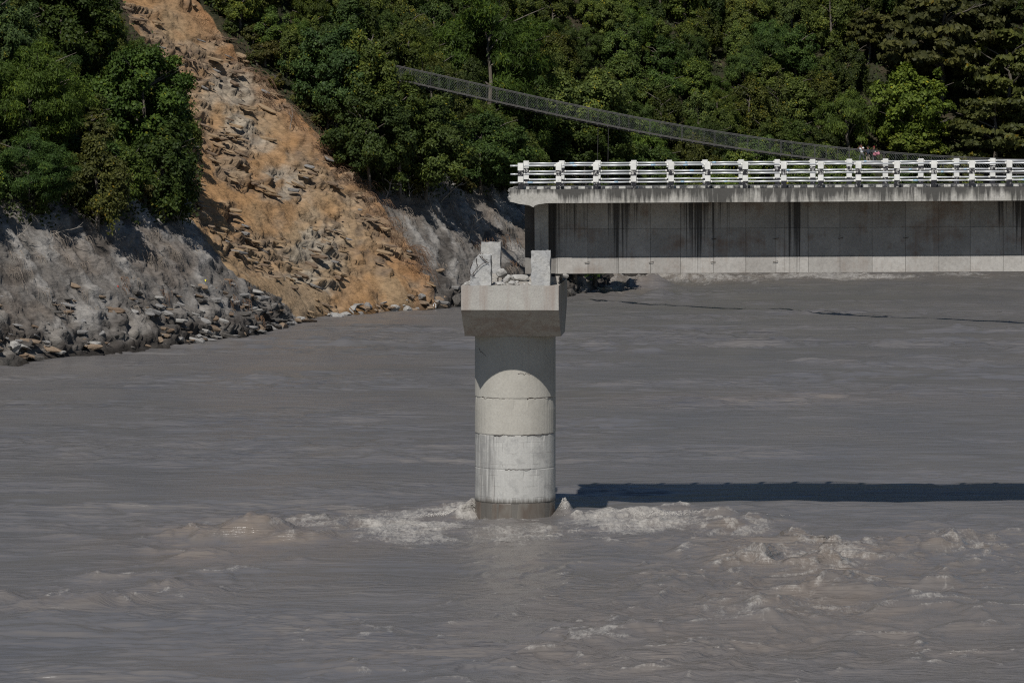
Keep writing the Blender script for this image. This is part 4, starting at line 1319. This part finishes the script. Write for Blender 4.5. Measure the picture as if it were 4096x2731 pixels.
nfill = {}
cands = []
for x in np.arange(-84, 92, 3.9):
    for y in np.arange(350, 660, 4.3):
        cands.append((x + rng.uniform(-1.5, 1.5), y + rng.uniform(-1.5, 1.5)))
rng.shuffle(cands)
for x, y in cands:
    dd = float(shore_dist(np.array([x]), np.array([y]))[0])
    if dd < (10 if x < 16 else 2.5) or dd > 62: continue
    z = gz(x, y)
    kd = rng.choices(('broadleaf', 'vine', 'feather', 'bigleaf'), (5, 4, 3.5, 2.6 if x > 45 else .2))[0]
    lst, Rr, zc, H = KINDS[kd]
    s = rng.uniform(.62, 1.0) if x < 14 else rng.uniform(.75, 1.15)
    cz = z + zc * s
    qx = np.array([0, -.8, .8, 0, 0, -.55, .55, -.55, .55]) * Rr[0] * s; qz = np.array([0, 0, 0, .8, -.9, .6, .6, -.6, -.6]) * Rr[2] * s
    p = project(x + qx, y + 0 * qx, cz + qz)
    if in_poly(p[0], p[1], BARE).any(): continue
    if y < 612 and x > 40 and ((p[0] > 3470) & (p[0] < 3820) & (p[1] > 260) & (p[1] < 640)).any(): continue
    if p[0].max() < -480 or p[0].min() > 4300 or p[1].max() < -60 or p[1].min() > 900: continue
    if any(math.hypot(x - a, y - b) < .75 * r + 1.2 for a, b, r in PLACED): continue
    PLACED.append((x, y, Rr[0] * s * .55))
    nfill[kd] = nfill.get(kd, 0) + 1
    tree(kd, x, y, z, s, None, None, None, rng, lab=(float(p[0][0]), float(p[1][0])))
# shrubs along the edges of the bare ground
ns = 0
for k in range(6000):
    if ns >= 150: break
    x = rng.uniform(-66, 14); t = rng.uniform(10, 120); y = float(shore_y(x)) + t; z = gz(x, y)
    s = rng.uniform(.5, 1.0)
    qx = np.array([0, -1.9, 1.9, 0]) * s; qz = np.array([1.5, 1.5, 1.5, 0]) * s
    p = project(x + qx, y + 0 * qx, z + qz)
    if in_poly(p[0], p[1], BARE).any(): continue
    p2 = project(x + qx * 3.2, y + 0 * qx, z + qz - 3.5 * s)
    if not in_poly(p2[0], p2[1], BARE).any() and rng.random() < .85: continue
    if p[0].max() < -40 or p[1].max() < -40: continue
    side = 'left rim of the landslide' if p[0][0] < 1000 and p[1][0] < 840 else 'rim of the grey bank' if p[1][0] > 700 else 'right rim of the landslide'
    kb = 'small' if s < .68 else 'large' if s > .85 else 'bushy'
    tree('shrub', x, y, z - .2, s, None, f'{kb} leafy shrub growing on the {side}', f'{kb} shrubs on the {side}', rng)
    ns += 1
print('FILL', nfill, ns)

# undergrowth that nobody could count
def undergrowth():
    rs = np.random.RandomState(5)
    n = 120000
    x = rs.uniform(-84, 90, n); t = rs.uniform(4, 70, n)
    x[:50000] = rs.uniform(-75, 14, 50000); t[:50000] = rs.uniform(4, 150, 50000)
    y = shore_y(x) + t; d = shore_dist(x, y)
    z = base_h(x, y)
    px, py = project(x, y, z + .5)
    ok = (~in_poly(px, py, BARE)) & (d > 9.5) & (d < 60) & (px > -520) & (px < 4350) & (py > -100)
    x, y, z = x[ok], y[ok], z[ok]
    z = z + rs.uniform(0, 1, len(x)) ** 2 * 2.2 * (1 + .6 * fbm(x / 2, y / 2, None, 2, 9))
    P = np.stack([x, y, z + .15], 1)
    N = np.tile([-.1, -.6, .7], (len(x), 1)) + .3 * rs.normal(size=(len(x), 3))
    v, f = leaves(P, N, .5, .26, rs, .5)
    me = mesh_np('undergrowth', v, f)
    attr_f(me, 'var', np.repeat(np.clip(.45 + .2 * rs.normal(size=len(x)), 0, 1), 4))
    o = obj('undergrowth', me, M_LEAF); o.color = (.048, .064, .020, 1)
    tag(o, 'tangled green undergrowth covering the slopes between the trees', 'undergrowth', kind='stuff')


undergrowth()


# ------------------------------------------------------------------ suspension footbridge
SUSP = [(1530, 303, 484), (1699, 340, 480), (2010, 408, 470), (2388, 492, 458), (2694, 547, 450), (3128, 615, 440), (3301, 636, 436), (3450, 651, 432), (3640, 668, 428), (3850, 681, 424), (4096, 690, 418), (4420, 696, 410)]


def sus_curve():
    pts = [at(*p) for p in SUSP]
    x = np.array([p.x for p in pts]); y = np.array([p.y for p in pts]); z = np.array([p.z for p in pts])
    cz = np.polyfit(x, z, 4); cy = np.polyfit(x, y, 2)
    xs = np.arange(x[0], x[-1], 1.12)
    return [Vector((a, np.polyval(cy, a), np.polyval(cz, a))) for a in xs]


SUS = sus_curve()
M_CABLE = plain('dull_steel_cable', (.10, .097, .092), .6, .2, 4, .3)
M_WALK = plain('worn_steel_walkway', (.11, .10, .09), .8, .3, 3)
M_NET = plain('galvanised_mesh', (.10, .118, .112), .55, .15, 3, .2)
FB = empty('suspension_footbridge', SUS[0])
tag(FB, 'long sloping suspension footbridge with wire mesh sides in front of the forest', 'footbridge')


def rel(p): return tuple(Vector(p) - SUS[0])


def fence_h(i): return 1.52 - .22 * i / len(SUS)


OFFS = (-.75, .75)


def side_pt(i, o, dz): return rel(SUS[i] + Vector((0.12 * o, o, dz)))


def sus_build():
    n = len(SUS)
    for o in OFFS:
        mb = MB(); mb.tube([side_pt(i, o, fence_h(i)) for i in range(n)], .035, None, 6); mb.build('handrail_cable', M_CABLE, FB, smooth=True)
        mb = MB(); mb.tube([side_pt(i, o, fence_h(i) - .12) for i in range(n)], .022, None, 5); mb.build('handrail_cable', M_CABLE, FB, smooth=True)
        mb = MB(); mb.tube([side_pt(i, o, -.13) for i in range(n)], .05, None, 6); mb.build('deck_cable', M_CABLE, FB, smooth=True)
        mb = MB(); mb.tube([side_pt(i, o * .8, -.30) for i in range(n)], .035, None, 6); mb.build('deck_cable', M_CABLE, FB, smooth=True)
    for i in range(n - 1):
        a, b = SUS[i], SUS[i + 1]
        mb = MB()
        q = [side_pt(i, -.68, -.06), side_pt(i + 1, -.68, -.06), side_pt(i + 1, .68, -.06), side_pt(i, .68, -.06)]
        q2 = [(x, y, z + .06) for x, y, z in q]
        g = .02
        mb.add(q + q2, [(3, 2, 1, 0), (4, 5, 6, 7), (0, 1, 5, 4), (1, 2, 6, 5), (2, 3, 7, 6), (3, 0, 4, 7)])
        mb.build('walkway_panel', M_WALK, FB)
        mb = MB(); mb.tube([side_pt(i, -.9, -.2), side_pt(i, .9, -.2)], .06, None, 4); mb.build('cross_beam', M_CABLE, FB)
        for o in OFFS:
            mb = MB(); mb.tube([side_pt(i, o, -.2), side_pt(i, o, fence_h(i))], .016 if i % 3 else .03, None, 4); mb.build('hanger', M_CABLE, FB)
            # diamond wire mesh of the bay
            p0, p1 = Vector(side_pt(i, o, 0)), Vector(side_pt(i + 1, o, 0))
            h0, h1 = fence_h(i), fence_h(i + 1)
            vs = []; fs = []
            ln = (p1 - p0).length; st = .34; k = -h0
            while k < ln:
                for sgn in (1, -1):
                    # a wire from (k, 0) to (k + h, h), clipped to the bay
                    s0, s1 = max(0, k), min(ln, k + h0)
                    if s1 - s0 > .02:
                        w0, w1 = s0 - k, s1 - k
                        if sgn < 0: w0, w1 = h0 - w0, h0 - w1
                        A = p0.lerp(p1, s0 / ln) + Vector((0, .004 * sgn, w0)); B = p0.lerp(p1, s1 / ln) + Vector((0, .004 * sgn, w1))
                        t = (B - A).normalized(); u = Vector((-t.z, 0, t.x)) * .003
                        m0 = len(vs); vs += [A - u, A + u, B + u, B - u, A + Vector((0, .005, 0)), B + Vector((0, .005, 0))]
                        fs += [(m0, m0 + 1, m0 + 2, m0 + 3), (m0, m0 + 3, m0 + 5, m0 + 4), (m0 + 1, m0 + 4, m0 + 5, m0 + 2)]
                k += st
            mb = MB(); mb.add(vs, fs); mb.build('mesh_panel', M_NET, FB)
    for px in (2386, 2420):      # guy wires dropping from the deck
        i = min(range(n), key=lambda j: abs(project(*SUS[j])[0] - px))
        mb = MB(); p = SUS[i]; mb.tube([rel(p + Vector((0, -.7, -.2))), rel(p + Vector((-.05, -.5, -4))), rel(p + Vector((.05, .5, -16)))], .022, None, 4); mb.build('guy_wire', M_CABLE, FB)


sus_build()

# ------------------------------------------------------------------ people on the footbridge
def solid(name, c): return plain(name, c, .8, .12, 9)


M_SKIN = solid('skin', (.23, .12, .075)); M_HAIR = solid('hair', (.015, .012, .01))


def skin(name, pts, edges, rad, mat, parent, sub=2):
    me = bpy.data.meshes.new(name); me.from_pydata([tuple(p) for p in pts], edges, [])
    o = obj(name, me, mat, parent)
    md = o.modifiers.new('skin', 'SKIN'); md.use_smooth_shade = True
    for i, r in enumerate(rad):
        sv = me.skin_vertices[0].data[i]; sv.radius = (r, r) if not isinstance(r, tuple) else r; sv.use_root = i == 0
    s2 = o.modifiers.new('smooth', 'SUBSURF'); s2.levels = sub; s2.render_levels = sub
    return o


def person(px, label, top, legs, j, turn=0., sleeve=.5, head_tilt=(0, 0), hair=M_HAIR, cap=None, s=1.):
    """j: joint positions in a frame with x across the shoulders, -y forward, z up"""
    i = min(range(len(SUS)), key=lambda k: abs(project(*SUS[k])[0] - px))
    a, b = SUS[max(i - 1, 0)], SUS[i + 1]
    # exact point on the walkway for the pixel
    best = min((a.lerp(b, t / 40.) for t in range(41)), key=lambda p: abs(project(*p)[0] - px))
    e = empty('person', best + Vector((0, -.1, .012)), (0, 0, turn)); e.scale = (s, s, s)
    tag(e, label, 'person')
    V = Vector
    P = {k: V(v) for k, v in j.items()}
    neck = P['chest'] + V((0, -.01, .17)); hd = neck + V((head_tilt[0], head_tilt[1] - .03, .12)); ht = hd + V((head_tilt[0] * .6, head_tilt[1] * .6 - .01, .13))
    names = ['pelvis', 'waist', 'chest']
    pts = [P['pelvis'], (P['pelvis'] + P['chest']) / 2, P['chest'], neck, hd, ht]
    rad = [.125, .115, .135, .055, .088, .080]; ed = [(0, 1), (1, 2), (2, 3), (3, 4), (4, 5)]
    cl_t = [P['pelvis'] + V((0, 0, -.02)), (P['pelvis'] + P['chest']) / 2, P['chest'], P['chest'] + V((0, 0, .1))]; cr_t = [.19, .185, .20, .11]; ce_t = [(0, 1), (1, 2), (2, 3)]
    cl_l = [P['pelvis'] + V((0, 0, .05)), P['pelvis']]; cr_l = [.165, .17]; ce_l = [(0, 1)]
    for sd, sg in (('l', -1), ('r', 1)):
        sh = P['chest'] + V((sg * .175, 0, .06)); el = P['elbow_' + sd]; ha = P['hand_' + sd]
        n = len(pts); pts += [sh, el, ha]; rad += [.062, .046, .036]; ed += [(2, n), (n, n + 1), (n + 1, n + 2)]
        dr = (ha - el).normalized(); si = dr.cross(V((0, 0, 1))); si = si.normalized() if si.length > .1 else V((1, 0, 0))
        n2 = len(pts); pts.append(ha + dr * .06); rad.append((.034, .022)); ed.append((n + 2, n2))
        for f in range(5):
            off = (-.028, -.012, .004, .02, .036)[f]; ln = (.07, .078, .074, .06, .05)[f]
            base = n2 if f < 4 else n + 2
            m1 = len(pts); q = ha + dr * (.085 if f < 4 else .04) + si * off * 1.4
            pts += [q, q + dr * ln * .6 + V((0, -.012, -.012)), q + dr * ln + V((0, -.03, -.026))]; rad += [.0095, .009, .0075]; ed += [(base, m1), (m1, m1 + 1), (m1 + 1, m1 + 2)]
        m2 = len(cl_t); cl_t += [sh, sh.lerp(el, .55 if sleeve < .6 else 1.)]; cr_t += [.11, .09]; ce_t += [(2, m2), (m2, m2 + 1)]
        if sleeve > .6: cl_t.append(el.lerp(ha, .8)); cr_t.append(.05); ce_t.append((m2 + 1, m2 + 2))
        hp = P['pelvis'] + V((sg * .085, 0, -.03)); kn = P['knee_' + sd]; an = P['foot_' + sd] + V((0, .03, .06)); to = P['foot_' + sd] + V((0, -.16, .035))
        n = len(pts); pts += [hp, kn, an, to]; rad += [.085, .055, .042, .035]; ed += [(0, n), (n, n + 1), (n + 1, n + 2), (n + 2, n + 3)]
        m3 = len(cl_l); cl_l += [hp, kn, an + V((0, 0, .06))]; cr_l += [.125, .10, .08]; ce_l += [(1, m3), (m3, m3 + 1), (m3 + 1, m3 + 2)]
        skin('shoe', [an, an + V((0, 0, -.02)), to], [(0, 1), (1, 2)], [.05, .05, .04], M_HAIR, e, 1)
    skin('body', pts, ed, rad, M_SKIN, e)
    skin('shirt', cl_t, ce_t, cr_t, top, e)
    skin('trousers', cl_l, ce_l, cr_l, legs, e)
    # hair, face
    mb = MB(); c = (hd + ht) / 2 + V((0, .022, .035))
    me = lump_mesh('hair', 3, 2, .098, .108, .10, .08, False)
    h = obj('hair', me, cap or hair, e); h.location = c
    f = hd * .5 + ht * .5
    mb.box(-.008, .008, -.128, -.09, -.03, .012); no = mb.build('nose', M_SKIN, e); no.location = f
    for sg in (-1, 1):
        mb = MB(); mb.tube([(sg * .033, -.098, .022), (sg * .033, -.08, .022)], .012, None, 6); ey = mb.build('eye', M_HAIR, e); ey.location = f
        mb = MB(); mb.tube([(sg * .088, .0, -.02), (sg * .097, .012, .025)], .016, .012, 5); er = mb.build('ear', M_SKIN, e); er.location = f
    mb = MB(); mb.box(-.024, .024, -.1, -.085, -.062, -.054); mo = mb.build('mouth', solid('lips', (.17, .06, .05)), e); mo.location = f
    return e


person(3447, 'person in a white T-shirt and grey trousers with both hands raised to the face', solid('white_cotton', (.72, .72, .72)), solid('grey_green_cloth', (.085, .095, .085)),
       dict(pelvis=(0, 0, .93), chest=(-.03, -.03, 1.36), elbow_l=(-.40, -.16, 1.38), elbow_r=(.18, -.32, 1.30), hand_l=(-.17, -.22, 1.60), hand_r=(-.06, -.24, 1.58), knee_l=(-.20, -.05, .5), knee_r=(.17, -.02, .5), foot_l=(-.29, 0, 0), foot_r=(.25, .02, 0)), turn=R_(-20), head_tilt=(-.02, -.02), s=1.06)
person(3474, 'person in a dark navy jacket and khaki trousers walking beside the one in white', solid('navy_cloth', (.02, .032, .06)), solid('khaki_cloth', (.29, .25, .19)),
       dict(pelvis=(0, 0, .88), chest=(.0, -.03, 1.28), elbow_l=(-.22, .04, 1.06), elbow_r=(.22, -.08, 1.06), hand_l=(-.20, -.14, .92), hand_r=(.16, -.28, 1.05), knee_l=(-.10, -.12, .48), knee_r=(.10, .04, .46), foot_l=(-.11, -.12, 0), foot_r=(.11, .20, 0)), turn=R_(-65), sleeve=1., s=1.02)
p3 = person(3497, 'person in a dark top and red cap carrying pink and white bundles', solid('black_cloth', (.018, .018, .024)), solid('grey_cloth', (.13, .125, .12)),
            dict(pelvis=(0, 0, .90), chest=(-.04, -.02, 1.32), elbow_l=(-.24, -.10, 1.10), elbow_r=(.24, -.10, 1.10), hand_l=(-.05, -.30, 1.02), hand_r=(.20, -.30, 1.02), knee_l=(-.09, -.05, .48), knee_r=(.09, -.02, .48), foot_l=(-.11, -.02, 0), foot_r=(.10, .03, 0)), turn=R_(25), sleeve=1., cap=solid('red_cap_cloth', (.20, .03, .03)), s=1.02)


def bundle(name, label, off, sx, sy, sz, seed, mat, knot=None):
    e = empty(name, p3.location + Vector(off)); tag(e, label, 'bag', None)
    obj('bag', lump_mesh('bag', seed, 3, sx, sy, sz, .35, False), mat, e)
    kt = obj('tied_top', lump_mesh('tied_top', seed + 1, 2, sx * .35, sy * .4, sz * .4, .3, False), knot or mat, e); kt.location = (.02, 0, sz * 1.1)
    return e


bundle('pink_bundle', 'pink and white bundle held in front of the person in the red cap', (.07, -.42, 1.02), .24, .19, .21, 61, solid('pink_cloth', (.55, .20, .24)), solid('white_bag', (.7, .68, .68)))
bundle('pink_bag', 'small pink bag carried at the side of the person in the red cap', (.42, -.20, 1.06), .15, .13, .19, 63, solid('pale_pink_cloth', (.58, .24, .30)))

# ------------------------------------------------------------------ roots, dead wood and dry grass on the bare ground
def hit(px, py, y0=340):
    d = ray(px, py); Ys = np.arange(y0, 690, .25)
    X = d.x / d.y * Ys; Z = CAM_H + d.z / d.y * Ys
    g = np.where(shore_dist(X, Ys) > -1, base_h(X, Ys), -99)
    k = np.nonzero(g >= Z)[0]
    k = k[0] if len(k) else -1
    return Vector((X[k], Ys[k], Z[k]))


rng = random.Random(55)


def roots(px, py, n, ln, mat, label, group, r=.03, spread=.6, name='hanging_roots', lean=(.25, -.25)):
    o = hit(px, py); mb = MB()
    for k in range(n):
        p = Vector((rng.uniform(-spread, spread), rng.uniform(-.5, .1), rng.uniform(-.2, .35))); q = [p]
        L = ln * rng.uniform(.4, 1.1); dx = lean[0] + rng.uniform(-.35, .35); dy = lean[1] + rng.uniform(-.4, .1)
        up = rng.uniform(.1, .5)
        for i in range(6):
            p = p + Vector((dx + rng.uniform(-.3, .3), dy * .5 + rng.uniform(-.2, .1), up - (i + .3) * .42)) * (L / 6)
            q.append(p)
        mb.tube(q, r * rng.uniform(.6, 1.2), r * .3, 4, False)
    e = mb.build(name, mat, None); e.location = o + Vector((0, -.35, .1))
    return tag(e, label, 'roots', group)


for k in range(24):
    roots(rng.uniform(-20, 850), rng.uniform(930, 1090), rng.randint(8, 16), rng.uniform(1.0, 2.3), M_ROOT, 'pale tangled roots hanging down the grey silt bank left of the landslide', 'roots on the left bank', .028)
for k in range(16):
    roots(rng.uniform(150, 1060), rng.uniform(1110, 1290), rng.randint(8, 16), rng.uniform(.8, 1.9), M_ROOTB if k % 2 else M_ROOT, ('brown' if k % 2 else 'pale') + ' root tuft hanging over the rocks low on the left bank', ('brown' if k % 2 else 'pale') + ' roots low on the left bank', .03)
for k in range(16):
    roots(rng.uniform(1580, 2090), rng.uniform(770, 900), rng.randint(7, 13), rng.uniform(1.2, 2.8), M_ROOT, 'pale roots trailing down the shaded bank behind the pier', 'roots on the shaded bank', .035)
for k in range(12):
    roots(rng.uniform(1690, 2090), rng.uniform(930, 1090), rng.randint(8, 16), rng.uniform(1.0, 2.2), M_ROOTB if k % 3 else M_ROOT, ('brown' if k % 3 else 'pale') + ' root tangle low on the bank behind the broken pier stubs', ('brown' if k % 3 else 'pale') + ' roots behind the pier', .035)
t = np.linspace(0, 1, 22)
for k in range(22):
    ex = np.interp(t[k], [0, .3, .55, .8, 1], [1010, 1290, 1480, 1640, 1715]); ey = np.interp(t[k], [0, .3, .55, .8, 1], [290, 560, 770, 980, 1090])
    roots(ex + rng.uniform(-60, 10), ey + rng.uniform(-20, 20), rng.randint(12, 20), rng.uniform(1.5, 3.2), M_ROOTB, 'reddish brown roots and dry stems trailing down the right rim of the landslide', 'brown roots on the landslide rim', .03, .9, lean=(.55, -.2))


def dead_branch(px, py, ln, label, name='dead_branch', ang=1.2, mat=M_DEAD, r=.06, forks=6):
    o = hit(px, py); mb = MB()
    p = Vector((0, -.2, -.2)); q = [p]; a = ang
    for i in range(6):
        p = p + Vector((math.cos(a), rng.uniform(-.3, .1), math.sin(a))) * (ln / 6); a += rng.uniform(-.3, .3); q.append(p)
    mb.tube(q, r, r * .35, 5)
    for k in range(forks):
        i = rng.randint(1, 5); p = q[i]; a2 = ang + rng.choice((-1, 1)) * rng.uniform(.5, 1.2); qq = [p]; l2 = ln * rng.uniform(.25, .5)
        for j in range(4):
            p = p + Vector((math.cos(a2), rng.uniform(-.4, .2), math.sin(a2))) * (l2 / 4); a2 += rng.uniform(-.35, .35); qq.append(p)
        mb.tube(qq, r * .5, r * .2, 4)
    e = mb.build(name, mat); e.location = o
    return tag(e, label, 'branch')


dead_branch(378, 915, 2.6, 'whitish forked dead sapling standing at the top of the grey bank', ang=1.5)
dead_branch(60, 945, 2.2, 'pale bent branch arching over the top of the grey bank', ang=.6)
dead_branch(200, 930, 3.2, 'long crooked dead branch lying along the top of the grey bank', ang=.15)
dead_branch(735, 935, 2.2, 'spiky pale dead branches at the corner where bank meets landslide', ang=1.9)
dead_branch(1540, 800, 3.2, 'bleached leaning stem on the bank beside the landslide rim', ang=1.25, r=.09, forks=4)
dead_branch(1640, 790, 2.8, 'crooked bleached stem on the shaded bank by the landslide rim', ang=1.7, r=.08, forks=4)
dead_branch(1765, 800, 3.4, 'thick grey leaning stem above the shaded bank', ang=.9, r=.11, forks=3)
dead_branch(1310, 540, 3., 'fan of bare grey twigs on the right rim of the landslide', ang=.7, forks=9)
dead_branch(1870, 960, 3.4, 'thin bare sapling on the bank behind the broken stubs', ang=1.15, r=.05)
dead_branch(1160, 510, 2.6, 'slim pale stem sticking up from the landslide rim', ang=1.45, r=.05, forks=2)
dead_branch(1725, 1000, 3.0, 'loose dead stem lying down the slope beside the shaded bank', ang=-1.0, r=.05, forks=3)


def dry_grass():
    rs = random.Random(3); mb = MB()
    for k in range(900):
        t = rs.random()
        ex = np.interp(t, [0, .2, .4, .6, .8, 1], [800, 990, 1180, 1330, 1500, 1700]) + rs.gauss(-15, 28); ey = np.interp(t, [0, .2, .4, .6, .8, 1], [60, 260, 420, 600, 790, 1060]) + rs.gauss(0, 14)
        o = hit(ex, ey, 380); L = rs.uniform(.5, 1.6)
        a = o + Vector((rs.uniform(-.2, .2), 0, .05)); b_ = a + Vector((rs.uniform(-.1, .5), -.25, .6)) * L * .5; c = b_ + Vector((rs.uniform(.1, .6), -.2, rs.uniform(-.5, .2))) * L * .6
        mb.tube([a, b_, c], .022, .008, 3, False)
    o = mb.build('dry_grass', plain('dry_stems', (.20, .13, .075), .95, .4, .7))
    tag(o, 'dry brown grass and stems along the right rim of the landslide', 'grass', kind='stuff')


dry_grass()

# spray thrown up where the current meets the column
def spray():
    rs = random.Random(6); mb = MB()
    def drop(p, r):
        n = len(mb.v); mb.v += [(p[0] + r, p[1], p[2]), (p[0] - r, p[1], p[2]), (p[0], p[1] + r, p[2]), (p[0], p[1] - r, p[2]), (p[0], p[1], p[2] + r), (p[0], p[1], p[2] - r)]
        mb.f += [(n + a, n + b, n + c) for a, b, c in ((0, 2, 4), (2, 1, 4), (1, 3, 4), (3, 0, 4), (2, 0, 5), (1, 2, 5), (3, 1, 5), (0, 3, 5))]
    for cx, cy, sx, hz, n in ((1885, 2062, .32, .75, 900), (1850, 2062, .6, .45, 700), (1790, 2066, .8, .25, 400), (2257, 2066, .24, 1.0, 900), (2290, 2070, .5, .3, 400), (2600, 2065, 2.2, .22, 500), (2800, 2062, 1.5, .25, 400)):
        p = on_water(cx, cy)
        for k in range(n):
            u = rs.gauss(0, 1); h = hz * rs.random() ** .8 * math.exp(-.5 * u * u)
            drop((p.x + u * sx, p.y + rs.gauss(0, .35), .05 + h), rs.uniform(.008, .026))
    o = mb.build('spray', plain('spray_drops', (.62, .59, .54), .5, .15, 3))
    tag(o, 'white spray thrown up around the pier and the standing waves', 'spray', kind='stuff')


spray()
# scraps caught on the banks
def scrap(px, py, c, sx, sz, label, name):
    o = obj(name, lump_mesh(name, int(px), 2, sx, .12, sz, .5), solid(name, c)); o.location = hit(px, py) + Vector((0, -.35, .1)); tag(o, label, 'litter')


scrap(472, 1150, (.6, .05, .03), .14, .13, 'small crumpled red scrap caught on the grey bank', 'red_scrap')
scrap(822, 1128, (.62, .58, .05), .12, .22, 'small yellow scrap beside the pale slab on the bank', 'yellow_scrap')
mb = MB(); mb.tube([(-.12, 0, -.1), (-.16, 0, .25), (-.02, -.02, .42), (.13, 0, .3), (.12, 0, -.1)], .06, .04, 6)
o = mb.build('plastic_scrap', solid('white_plastic', (.75, .75, .73))); o.location = hit(1739, 1232) + Vector((0, -.3, .15)); tag(o, 'white hooked plastic scrap at the waterline beside the dark shore', 'litter')
